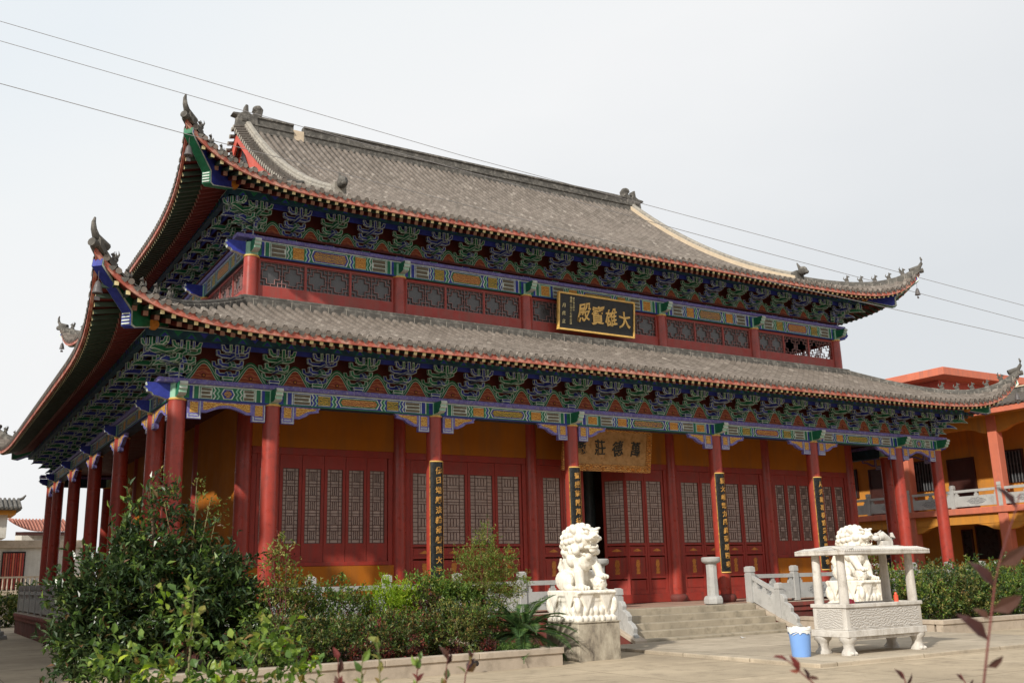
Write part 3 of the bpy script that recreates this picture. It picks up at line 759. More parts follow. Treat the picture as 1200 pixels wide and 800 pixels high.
# main ridge with a lighter patched piece
RL, RR_ = 4.25, W-4.25; yc = 10.965
mb = MB(); mp = [(-.16, -.12), (-.16, .12), (-.20, .14), (-.20, .20), (-.12, .24), (-.12, .44), (-.17, .46), (-.15, .54), (.15, .54), (.17, .46), (.12, .44), (.12, .24), (.20, .20), (.20, .14), (.16, .12), (.16, -.12)]
sweep(mb, [(RL, yc, 17.0), (6.02, yc, 17.0)], mp, 'tile_ridge', 'ridge_band'); sweep(mb, [(6.42, yc, 17.0), (RR_, yc, 17.0)], mp, 'tile_ridge', 'ridge_band')
mb.box(6.02, 6.42, yc-.14, yc+.14, 16.9, 17.3, 'mortar')
ridge = mb.build('main_ridge', hall)
def chiwen(x, s):
    mb = MB()
    pr = [(-.35, -.3), (.42, -.3), (.46, .08), (.40, .36), (.56, .52), (.60, .78), (.46, .92), (.30, .88), (.24, .74), (.34, .64), (.18, .50), (.06, .56), (.04, .84), (-.06, .86), (-.10, .56), (-.24, .48), (-.50, .46), (-.54, .38), (-.34, .34), (-.38, .05)]
    mb.prism(pr, lambda u, v, t: (x+s*u, yc+t, 17.05+v), -.17, .17, 'tile_ridge')
    mb.ball((x+s*.42, yc, 17.05+.78), (.19, .2, .17), 'tile_ridge', 10, 8); mb.ball((x-s*.1, yc, 17.3), (.3, .22, .2), 'tile_ridge', 10, 8)
    mb.build('ridge_ornament', ridge, bevel=.03)
chiwen(RL, 1); chiwen(RR_, -1)
# gables: descending ridges, rake tiles, barge boards, gable walls
def zmain(y):
    o = abs(y-yc); return R2.z(5., o, 10.)
CP = [(-.15, -.08), (-.15, .22), (-.11, .25), (-.11, .31), (-.06, .37), (.06, .37), (.11, .31), (.11, .25), (.15, .22), (.15, -.08)]
for s, x0 in ((1, 0.), (-1, W)):
    fx = lambda x: x0+s*x
    for sy in (-1, 1):
        yend = 9.35
        pts = [(fx(4.32), yc+sy*yend*i/26, zmain(yc+sy*yend*i/26)+.03) for i in range(27)]
        mb = MB(); sweep(mb, pts, CP, 'ridge_band', 'tile_ridge')
        if s < 0:
            sweep(mb, [(p[0]-.17, p[1], p[2]) for p in pts], [(-.02, -.05), (-.02, .24), (.015, .24), (.015, -.05)], 'mortar')
        cr = mb.build('descending_ridge', hall)
        p = Vector(pts[-1]); mb = MB()
        mb.box(p.x-.17, p.x+.17, p.y-.1 if sy < 0 else p.y-.2, p.y+.2 if sy < 0 else p.y+.1, p.z-.1, p.z+.42, 'ridge_band' if s > 0 else 'tile_ridge')
        mb.ball((p.x, p.y+sy*.22, p.z+.38), (.15, .2, .17), 'tile_ridge', 8, 6); mb.tube([(p.x, p.y+sy*.1, p.z+.5), (p.x, p.y-sy*.02, p.z+.74)], [.07, .02], 'tile_ridge', 6)
        mb.ball((p.x, p.y+sy*.38, p.z+.3), (.09, .1, .08), 'tile_ridge', 8, 6); mb.build('ridge_beast', cr, True)
        mb = MB(); n = 32; yl = yc-RX
        for i in range(n):
            y = yc+sy*yl*(i+.5)/n; z = zmain(y)
            mb.tube([(fx(4.22), y, z+.12), (fx(RX-.16), y, z+.03)], .085, 'tile', 8)
            mb.ball((fx(RX-.165), y, z+.03), (.02, .09, .09), 'ridge_band', 8, 5)
        mb.build('rake_tiles', hall, True)
        mb = MB(); n = 24
        for i in range(n):
            ya, yb = yc+sy*yl*i/n, yc+sy*yl*(i+1)/n; za, zb = zmain(ya)-.03, zmain(yb)-.03
            for xx in (RX+.02, RX+.09): mb.face([(fx(xx), ya, za), (fx(xx), yb, zb), (fx(xx), yb, zb-.52), (fx(xx), ya, za-.52)], 'gable_red')
            mb.face([(fx(RX+.02), ya, za-.52), (fx(RX+.02), yb, zb-.52), (fx(RX+.09), yb, zb-.52), (fx(RX+.09), ya, za-.52)], 'gable_red')
        mb.build('barge_board', hall)
    mb = MB(); n = 24; yl = yc-4.25
    pr = [(yc-yl+2*yl*i/n, zmain(yc-yl+2*yl*i/n)-.06) for i in range(n+1)]
    mb.prism([(yc-yl, 11.4)]+pr+[(yc+yl, 11.4)], lambda u, v, t: (fx(t), u, v), 4.22, 4.36, 'gable_red')
    mb.prism([(yc-.95, 15.0), (yc, 16.2), (yc+.95, 15.0)], lambda u, v, t: (fx(t), u, v), 4.18, 4.215, 'glass_and_shade')  # dark triangle painted in for the recess shade below the gable peak
    for sy in (-1, 1): mb.bar((fx(4.2), yc+sy*1.1, 14.9), (fx(4.2), yc+sy*5.4, 12.3), .05, .10, 'mortar')
    mb.build('gable_wall', hall)
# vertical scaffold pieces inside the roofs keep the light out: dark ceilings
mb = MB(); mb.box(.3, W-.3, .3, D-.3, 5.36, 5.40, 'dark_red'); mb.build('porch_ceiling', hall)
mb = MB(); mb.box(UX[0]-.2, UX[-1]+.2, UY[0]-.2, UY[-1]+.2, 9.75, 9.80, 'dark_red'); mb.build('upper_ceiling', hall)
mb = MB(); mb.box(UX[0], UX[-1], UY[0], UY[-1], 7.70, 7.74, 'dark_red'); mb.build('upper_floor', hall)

# ------------------------------------------------------------------ walls, doors and windows of the hall
def lattice_mesh(w, h, mods, mat, t=.015, d=.010):
    """Geometric wooden lattice filling w x h, origin at its lower left, facing -y."""
    mb = MB()
    def B(u0, u1, v0, v1): mb.box(u0, u1, -d, 0, v0, v1, mat)
    B(0, t, 0, h); B(w-t, w, 0, h); B(t, w-t, 0, t); B(t, w-t, h-t, h)
    mh = (h-2*t)/mods
    for k in range(mods):
        z = t+k*mh; a, b = w*.22, w*.78; c, e = z+mh*.2, z+mh*.8
        B(a, a+t, z, z+mh); B(b-t, b, z, z+mh)                 # uprights
        B(t, a, c, c+t); B(b, w-t, c, c+t); B(t, a, e, e+t); B(b, w-t, e, e+t); B(a+t, b-t, c-.0, c+t); B(a+t, b-t, e, e+t)
        m = w*.5; B(m-t/2, m+t/2, c+t, e); B(t, a, z+mh*.5, z+mh*.5+t); B(b, w-t, z+mh*.5, z+mh*.5+t)
        B(w*.36, w*.36+t, c+t, e); B(w*.64-t, w*.64, c+t, e); 
        if k: B(t, w-t, z-t*.5, z+t*.5)
    return mb.mesh('lattice')
def leaf_meshes(w, H, l0, l1, panels, mods=5):
    mb = MB(); s = .085; m = 'red_door'
    mb.box(.006, s, -.03, .03, 0, H, m); mb.box(w-s, w-.006, -.03, .03, 0, H, m)
    mb.box(s, w-s, -.03, .03, l1, H, m); mb.box(s, w-s, -.03, .03, l0-.07, l0, m)
    z = l0-.07; gold = MB(); gold2 = MB()
    if panels:
        for (a, b) in panels:
            mb.box(s, w-s, -.012, .015, a, b, m); mb.box(s, w-s, -.03, .03, a-.06, a, m)
            mb.box(s+.03, w-s-.03, -.022, -.0125, a+.03, b-.03, m)
        (a, b) = panels[0]; c = w/2; zc = (a+b)/2
        gold.face([(c-.17, -.025, zc-.03), (c, -.025, zc-.04), (c+.17, -.025, zc-.03), (c+.07, -.025, zc+.02), (c, -.025, zc+.05), (c-.07, -.025, zc+.02)], 'gold_dull')
        (a, b) = panels[1]; zc = (a+b)/2; hh = (b-a)*.34; r = random.Random(int(w*1000))
        for i in range(14):
            zz = zc-hh+2*hh*(i+.5)/14; ww = .045+.045*r.random()
            gold2.face([(c-ww, -.0255, zz-.03), (c+ww*.7, -.0255, zz-.024), (c+ww, -.0255, zz+.022), (c-ww*.8, -.0255, zz+.03)], 'gold_dull')
        zb = panels[-1][0]-.06
        if zb > 0: mb.box(s, w-s, -.03, .03, 0, zb, m)
    else: mb.box(s, w-s, -.03, .03, 0, l0-.07, m)
    pane = MB(); pane.box(s, w-s, .002, .012, l0, l1, 'pane')
    return mb.mesh('door_leaf'), pane.mesh('pane'), lattice_mesh(w-2*s, l1-l0, mods, 'lattice'), ([gold.mesh('gold_motif'), gold2.mesh('gold_motif')] if panels else None), s, l0
def put_leaf(ms, x, y, z, rz=0., name='door_leaf'):
    lf = place(name, ms[0], hall, (x, y, z), rz)
    p = bpy.data.objects.new('pane', ms[1]); C.objects.link(p); p.parent = lf
    l = bpy.data.objects.new('lattice', ms[2]); C.objects.link(l); l.parent = lf; l.location = (ms[4], -.004, ms[5])
    for gm in (ms[3] or []): g = bpy.data.objects.new('gold_motif', gm); C.objects.link(g); g.parent = lf
    return lf
yw = Y[1]
for i in range(1, 6):
    x0, x1 = X[i]+.19, X[i+1]-.19; wb = x1-x0
    mb = MB(); mb.box(x0-.05, x1+.05, yw-.08, yw+.08, 4.22, 5.36, 'ochre'); mb.build('upper_wall', hall)
    mb = MB(); mb.box(x0, x1, yw-.07, yw+.07, 4.04, 4.218, 'red_door')
    mb.box(x0, x0+.13, yw-.06, yw+.06, 0.01, 4.038, 'red_door'); mb.box(x1-.13, x1, yw-.06, yw+.06, .01, 4.038, 'red_door')
    if i in (1, 5): mb.box(x0+.131, x1-.131, yw-.06, yw+.06, 1.26, 1.36, 'red_door')
    else: mb.box(x0+.131, x1-.131, yw-.06, yw+.06, .01, .26, 'red_door')
    mb.build('door_frame', hall, bevel=.008)
    a, b = x0+.14, x1-.14
    if i in (1, 5):
        mb = MB(); mb.box(x0-.05, x1+.05, yw-.10, yw+.10, 0, 1.255, 'ochre'); mb.build('window_wall', hall)
        n = 6; w = (b-a)/n; ms = leaf_meshes(w, 2.68, .46, 2.34, None, 5)
        for k in range(n): put_leaf(ms, a+k*w, yw, 1.362, 0, 'window_leaf')
    else:
        n = 6 if i == 3 else 4; w = (b-a)/n
        ms = leaf_meshes(w, 3.77, 1.52, 3.42, [(1.20, 1.42), (.52, 1.10), (.12, .42)])
        for k in range(n):
            if i == 3 and k in (2, 3): continue
            put_leaf(ms, a+k*w, yw, .263)
        if i == 3:      # the two middle leaves stand open, turned inwards
            put_leaf(ms, a+2*w+.02, yw+.05, .263, radians(86)); put_leaf(ms, a+4*w-.42, yw+.56, .263, radians(-52))
# plain plastered side and rear walls
mb = MB()
mb.box(X[1]-.1, X[1]+.1, yw+.19, Y[-2]-.19, 0, 5.36, 'ochre'); mb.build('side_wall', hall)
mb = MB(); mb.box(X[-2]-.1, X[-2]+.1, yw+.19, Y[-2]-.19, 0, 5.36, 'ochre'); mb.build('side_wall', hall)
mb = MB(); mb.box(X[1]-.1, X[-2]+.1, Y[-2]-.1, Y[-2]+.1, 0, 5.36, 'ochre'); mb.build('rear_wall', hall)
# the dim interior: two inner columns, an altar table and a hanging banner
mb = MB(); 
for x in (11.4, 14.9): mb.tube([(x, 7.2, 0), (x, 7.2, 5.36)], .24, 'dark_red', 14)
mb.build('inner_column', hall, True)
mb = MB(); mb.tube([(13.87, 3.9, 0), (13.87, 3.9, 5.36)], .19, 'slate', 14); mb.build('inner_column', hall, True)
mb = MB(); mb.box(14.3, 15.6, 4.6, 4.7, 0, 5.3, 'brown_wood'); mb.build('inner_screen', hall)
mb = MB(); mb.box(11.2, 15.2, 8.2, 9.2, .9, 1.02, 'dark_red'); mb.box(11.3, 15.1, 8.3, 9.1, 0, .9, 'dragonscroll'); mb.build('altar_table', hall)
# upper storey: sill, lattice windows
def up_bays():
    for (p, Lb, rz, k) in bay_frames(UX, UY): yield p, Lb, rz, k
lat_cache = {}
for (p, Lb, rz, k) in up_bays():
    d = (cos(rz), sin(rz)); nm = (sin(rz), -cos(rz))
    def at(u, o, z): return (p[0]+d[0]*u+nm[0]*o, p[1]+d[1]*u+nm[1]*o, z)
    a, b = .19, Lb-.19
    mb = MB(); mb.box(a, b, -.06, .06, 7.745, 8.40, 'red_sill'); mb.box(a, b, -.05, .05, 9.07, 9.148, 'red_sill')
    n = 3; w = (b-a)/n
    for q in range(n+1):
        u = a+q*w; lo, hi = (u, u+.05) if q == 0 else ((u-.05, u) if q == n else (u-.03, u+.03))
        mb.box(lo, hi, -.05, .05, 8.402, 9.068, 'red_sill')
    wl = place('window_frame', mb.mesh('window_frame'), hall, (p[0], p[1], 0), rz)
    if rz == pi: 
        pass
    key = round(Lb, 2)
    if key not in lat_cache:
        l = MB(); lw, lh = w-.06, .666; m = 'lattice_up'; t = .0115
        def B(u0, u1, v0, v1): l.box(u0, u1, -.02, .02, v0, v1, m)
        for half in (0, 1):
            h0 = half*lw/2; hw = lw/2
            def V(f, e0, e1): uu = h0+hw*f; B(max(h0, uu-t/2), min(h0+hw, uu+t/2), lh*e0, lh*e1)
            def H(f, e0, e1): vv = lh*f; B(h0+hw*e0, h0+hw*e1, max(0, vv-t/2), min(lh, vv+t/2))
            V(0., 0, 1); V(1., 0, 1); H(.02, 0, 1); H(.98, 0, 1)
            for f in (.12, .88): V(f, .32, .68); H(f, .32, .68)
            for f, c0, c1 in ((.32, .12, .32), (.32, .68, .88), (.68, .12, .32), (.68, .68, .88)): V(f, c0, c1); H(f, c0, c1)
            V(.5, 0, .12); V(.5, .88, 1); H(.5, 0, .12); H(.5, .88, 1)
            for f in (.18, .82): H(f, 0, .2); H(f, .8, 1); V(f, 0, .2); V(f, .8, 1)
        pn = MB(); pn.box(0, lw, .03, .04, 0, lh, 'pane_dark')
        lat_cache[key] = (l.mesh('lattice'), pn.mesh('pane'))
    for q in range(n):
        u = a+q*w+.03
        o = bpy.data.objects.new('lattice', lat_cache[key][0]); C.objects.link(o); o.parent = wl; o.location = (u, 0, 8.402)
        see = (rz == 0 and k == 4 and q >= 1) or (rz == pi/2)
        if not see: o = bpy.data.objects.new('pane', lat_cache[key][1]); C.objects.link(o); o.parent = wl; o.location = (u, 0, 8.402)

# ------------------------------------------------------------------ writing
def glyphs(ch, size, bold=.0, depth=.012):
    c = bpy.data.curves.new('g', 'FONT'); c.body = ch; c.size = size; c.align_x = 'CENTER'; c.align_y = 'CENTER'
    c.offset = bold; c.extrude = depth; c.resolution_u = 3
    o = bpy.data.objects.new('g', c); C.objects.link(o)
    dg = bpy.context.evaluated_depsgraph_get(); dg.update()
    me = bpy.data.meshes.new_from_object(o.evaluated_get(dg))
    bpy.data.objects.remove(o); bpy.data.curves.remove(c); return me
def write(par, ch, cx, cz, size, mat, fn, bold=0., sx=1., brush=0.):
    """Add one character, centred at (cx, cz) on a board; fn(u, depth, v) -> xyz."""
    mb = MB(); me = glyphs(ch, size, bold); k = mb.mi(mat); i = 0
    xs = [v.co.x for v in me.vertices]; ys = [v.co.y for v in me.vertices]
    if not xs: return
    mx, my = (min(xs)+max(xs))/2, (min(ys)+max(ys))/2
    for v in me.vertices:
        u, w = (v.co.x-mx)*sx, v.co.y-my
        # brush feel: strokes lean and swell a little
        u += brush*size*.05*sin(w/size*5+ord(ch[0])); w += brush*size*.05*sin(u/size*6+ord(ch[0])*.7)+brush*.10*u
        mb.v.append(tuple(fn(cx+u, v.co.z, cz+w)))
    for p in me.polygons: mb.f.append([i+q for q in p.vertices]); mb.m.append(k)
    bpy.data.meshes.remove(me); mb.build('character', par)

# name board above the skirt roof
nb = thing('name_board', 'black name board with gilt frame and gold characters between the two roofs', 'sign', (12.9, 1.80, 8.1))
tilt = radians(5); bw, bh = 2.94, 1.18
def nbf(u, t, v): return (12.90+u, 1.80-t*cos(tilt)-v*sin(tilt), 8.14+v*cos(tilt)-t*sin(tilt))
mb = MB(); mb.prism([(-bw/2+.06, .05), (bw/2-.06, .05), (bw/2-.06, bh-.05), (-bw/2+.06, bh-.05)], lambda u, v, t: nbf(u, t, v), 0, .05, 'panel_black'); mb.build('panel', nb)
mb = MB()
for (u0, u1, v0, v1) in ((-bw/2, bw/2, 0, .058), (-bw/2, bw/2, bh-.058, bh), (-bw/2, -bw/2+.058, .059, bh-.059), (bw/2-.058, bw/2, .059, bh-.059)):
    mb.prism([(u0, v0), (u1, v0), (u1, v1), (u0, v1)], lambda u, v, t: nbf(u, t, v), -.02, .085, 'cream' if 0 else 'gold')
mb.build('frame', nb, bevel=.012)
f = lambda u, t, v: nbf(u, .06+t, v)
for ch, u, v, s in (('大', 1.06, .56, .60), ('雄', .54, .58, .60), ('寶', .02, .60, .64), ('殿', -.50, .62, .62)): write(nb, ch, u, v, s, 'gold', f, .008, .78, 1.)
for i, ch in enumerate('佛曆二五三七年吉日'): write(nb, ch, -1.00, 1.02-.098*i, .088, 'cream', f, 0, 1, .5)
for i, ch in enumerate('弟子敬立同心'): write(nb, ch, -.90, 1.02-.072*i, .066, 'cream', f, 0, 1, .5)
for i, ch in enumerate('月堯立'): write(nb, ch, -1.26, .76-.24*i, .14, 'cream', f, 0, 1, .8)

# gilt board over the doorway
gb = thing('name_board', 'carved gilt board with black characters hanging over the open doorway', 'sign', (12.7, 1.25, 4.4))
tl = radians(9)
def gbf(u, t, v): return (12.74+u, 1.40-t*cos(tl)-v*sin(tl), 3.88+v*cos(tl)-t*sin(tl))
mb = MB(); mb.prism([(-1.5, .1), (1.5, .1), (1.5, 1.22), (-1.5, 1.22)], lambda u, v, t: gbf(u, t, v), 0, .05, 'board_wood'); mb.build('panel', gb)
mb = MB()
for (u0, u1, v0, v1) in ((-1.62, 1.62, -.04, .17), (-1.62, 1.62, 1.14, 1.34), (-1.62, -1.44, .171, 1.139), (1.44, 1.62, .171, 1.139)):
    mb.prism([(u0, v0), (u1, v0), (u1, v1), (u0, v1)], lambda u, v, t: gbf(u, t, v), -.01, .09, 'dragonscroll')
r = random.Random(3)
for i in range(64):
    if i < 44: u, v = -1.55+3.1*i/43, r.choice((.07, 1.24))+r.uniform(-.03, .03)
    else: u, v = r.choice((-1.53, 1.53)), .2+.9*(i-44)/19
    p = gbf(u, .09, v); mb.ball(p, (.06, .035, .05), 'gold_dull' if i % 3 else 'dragonscroll', 7, 5)
mb.build('frame', gb, bevel=.01)
f = lambda u, t, v: gbf(u, .055+t, v)
for ch, u in (('萬', 1.02), ('德', .36), ('莊', -.30), ('嚴', -.98)): write(gb, ch, u, .66, .48, 'black', f, .006, .82, .9)
mb = MB()
for u in (-1.2, 1.2): mb.bar(gbf(u, .02, 1.33), (12.74+u, 1.55, 5.36), .03, .03, 'black')
mb.build('hanger', gb)

# couplet boards: half-round black boards on the four middle columns
def couplet(x, text, label):
    t = thing('couplet_board', label, 'sign', (x, -.2, .9), 'couplet boards on the front columns')
    z0, z1, R = .86, 3.72, .220
    def cf(th, rr): return (x+rr*sin(th), -rr*cos(th))
    mb = MB(); n = 14; A = radians(55); k = mb.mi('black')
    pts = [cf(-A+2*A*i/n, R) for i in range(n+1)]+[cf(A-2*A*i/n, R-.025) for i in range(n+1)]
    mb.prism(pts, lambda u, v, tt: (u, v, tt), z0, z1, 'black'); mb.build('panel', t, True)
    mb = MB()
    for a in (-A, A):
        p = cf(a, R-.01); mb.box(p[0]-.013, p[0]+.013, p[1]-.013, p[1]+.013, z0, z1, 'gold_old')
    for zz in (z0-.02, z1): 
        for i in range(n): 
            p, q = cf(-A+2*A*i/n, R-.01), cf(-A+2*A*(i+1)/n, R-.01); mb.bar((p[0], p[1], zz+.01), (q[0], q[1], zz+.01), .045, .03, 'gold')
    mb.build('edging', t)
    m = len(text); st = (z1-z0-.2)/m
    for i, ch in enumerate(text):
        write(t, ch, .01, z1-.1-st*(i+.5), st*.74, 'gold_old', lambda u, dp, v: cf(u/R, R+.004+max(0, dp))+(v,), .004, .95, .8)
couplet(X[2], '佛日增輝法輪常轉照大千', 'black couplet board with gold characters on the column above the lime bushes')
couplet(X[3], '寶殿莊嚴萬德圓融光普照', 'black couplet board with gold characters rising behind the left stone lion')
couplet(X[4], '願大雄慈力風調雨順國泰', 'black couplet board with gold characters above the white stone pillar')
couplet(X[5], '人天歡喜福慧雙修樂安寧', 'black couplet board with gold characters left of the right stone lion')

# wind bells under the roof corners
bl = {('upper', 1, -1): 'small dark wind bell under the right corner of the upper roof', ('lower', 1, -1): 'small dark wind bell under the right corner of the lower roof',
      ('upper', -1, -1): 'small dark wind bell under the near left corner of the upper roof', ('lower', -1, -1): 'small dark wind bell under the near left corner of the lower roof',
      ('upper', -1, 1): 'small dark wind bell under the far left corner of the upper roof'}
mb = MB(); mb.lathe((0, 0, -.46), [(.105, 0), (.09, .04), (.07, .15), (.05, .22), (.015, .26)], 'bronze', 12); BEL = mb.mesh('bell', smooth=True)
mb = MB(); mb.tube([(0, 0, -.2), (0, 0, .0)], .006, 'bronze', 5); mb.tube([(0, 0, -.44), (0, 0, -.52)], .008, 'bronze', 5); mb.box(-.05, .05, -.004, .004, -.6, -.52, 'bronze'); BEC = mb.mesh('chain')
for (x, y, z, nm, sx, sy) in bell_spots:
    if (nm, sx, sy) not in bl: continue
    t = thing('wind_bell', bl[(nm, sx, sy)], 'bell', (x, y, z), 'wind bells under the roof corners')
    for n_, me in (('bell', BEL), ('chain', BEC)):
        o = bpy.data.objects.new(n_, me); C.objects.link(o); o.parent = t

# ------------------------------------------------------------------ steps and balustrades
st = thing('stone_steps', 'broad worn stone steps rising to the open doorway of the hall', 'steps', (12.8, -2, G))
for k in range(5):
    z = -.16*k-.012; mb = MB(); mb.box(10.56, 15.74, -.915-.36*(k+1), -.915-.36*k if k else -.936, G-.02, z-.003*k, 'paver')
    mb.build('step', st, bevel=.018)
for x0, x1 in ((10.20, 10.555), (15.745, 16.09)):
    mb = MB(); mb.prism([(-.912, .0), (-.912, G-.05), (-2.80, G-.05), (-2.80, G+.10)], lambda u, v, t: (t, u, v), x0+.02, x1-.02, 'plinth_red'); 
    mb.prism([(-.913, .03), (-.913, -.07), (-2.84, G+.03), (-2.84, G+.13)], lambda u, v, t: (t, u, v), x0, x1, 'curb'); mb.build('cheek_wall', st, bevel=.01)
M['relief'] = scroll('carved_relief', (.40, .395, .38), (.20, .20, .205), 15, .40)
M['relief_light'] = scroll('carved_relief_pale', (.52, .49, .45), (.45, .425, .39), 20, .45)
def post_mesh(h):
    mb = MB(); mb.box(-.09, .09, -.09, .09, 0, h-.2, 'stone'); mb.box(-.075, .075, -.075, .075, h-.2, h-.16, 'stone')
    mb.box(-.095, .095, -.095, .095, h-.16, h-.02, 'stone', .95, .95); mb.box(-.07, .07, -.07, .07, h-.02, h, 'stone', .8, .8); return mb.mesh('post')
PM = post_mesh(1.0)
def panel_mesh(Lp, dz=0.):
    """One bay between posts along +x, rising by dz: base slab with a carved oval, two supports and a hand rail."""
    mb = MB(); a = .09; b = Lp-.09
    def sh(x): return dz*(x/Lp)
    def slab(x0, x1, z0, z1, t, mat='stone'):
        mb.prism([(x0, z0+sh(x0)), (x1, z0+sh(x1)), (x1, z1+sh(x1)), (x0, z1+sh(x0))], lambda u, v, tt: (u, tt, v), -t, t, mat)
    slab(a, b, .06, .50, .05); slab(a, b, .66, .77, .055); m = (a+b)/2
    for x in (a+.10, m, b-.10): slab(x-.09, x+.09, .501, .58, .04); slab(x-.055, x+.055, .581, .659, .035)
    if abs(dz) < .01:
        for s in (-1, 1): mb.face([(m+.42*cos(2*pi*i/18)*(1+.12*cos(6*pi*i/9)), s*.0525, .28+.15*sin(2*pi*i/18)) for i in range(18)], 'relief')
    return mb.mesh('panel')
def balustrade(label, p0, p1, n, z0=0., ends=(1, 1), dz=0., group='stone balustrades of the hall'):
    t = thing('stone_balustrade', label, 'balustrade', (p0[0], p0[1], z0), group)
    d = Vector((p1[0]-p0[0], p1[1]-p0[1])); Ln = d.length; rz = atan2(d.y, d.x); pm = panel_mesh(Ln/n, dz/n)
    for i in range(n+1):
        if (i == 0 and not ends[0]) or (i == n and not ends[1]): continue
        place('post', PM, t, (p0[0]+d.x*i/n, p0[1]+d.y*i/n, z0+dz*i/n), rz)
    for i in range(n): place('panel', pm, t, (p0[0]+d.x*i/n, p0[1]+d.y*i/n, z0+dz*i/n), rz)
    return t
balustrade('grey stone balustrade along the porch behind the left flower bed', (-.73, -.73), (10.2, -.73), 6, 0)
balustrade('grey stone balustrade along the porch right of the steps', (16.1, -.73), (27.1, -.73), 6, 0)
balustrade('grey stone balustrade along the shaded left side of the hall', (-.73, 1.2), (-.73, 22.6), 11, 0)
for x, lab in ((10.38, 'sloping stone balustrade with cloud end left of the steps'), (15.92, 'sloping stone balustrade with cloud end right of the steps')):
    t = balustrade(lab, (x, -.98), (x, -2.02), 1, 0, (1, 1), -.46)
    def cl(u, v, tt): return (x+tt, u, v)
    pr = [(y_+.40, z_) for y_, z_ in ((-2.50, -.46), (-2.50, .24), (-2.60, .22), (-2.66, .12), (-2.64, .02), (-2.76, -.02), (-2.86, -.12), (-2.84, -.24), (-2.96, -.30), (-3.05, -.40), (-3.03, -.52), (-3.10, -.58), (-3.12, -.68))]
    mb = MB(); mb.prism(pr, cl, -.07, .07, 'stone'); mb.build('cloud_slab', t, bevel=.015)

# fluted stone pillars before the doorway
def pillar(x, y, label):
    t = thing('stone_pillar', label, 'pillar', (x, y, 0), 'stone pillars before the doorway')
    mb = MB(); mb.lathe((x, y, 0), [(.27, 0), (.28, .05), (.28, .13), (.25, .2), (.21, .22)], 'stone', 8); mb.build('base', t, bevel=.012)
    mb = MB(); n = 32; i0 = len(mb.v)
    mb.lathe((x, y, .2), [(.17, 0), (.165, .3), (.155, .6), (.16, .92)], 'stone', 8); mb.build('shaft', t, bevel=.01)
    mb = MB(); mb.lathe((x, y, 1.1), [(.17, 0), (.25, .04), (.27, .08), (.27, .15), (.24, .18)], 'stone', 20); mb.build('cap', t, True)
pillar(14.72, -.68, 'white stone pillar with round cap right of the open doorway')
pillar(10.85, -.62, 'white stone pillar mostly hidden behind the left stone lion')

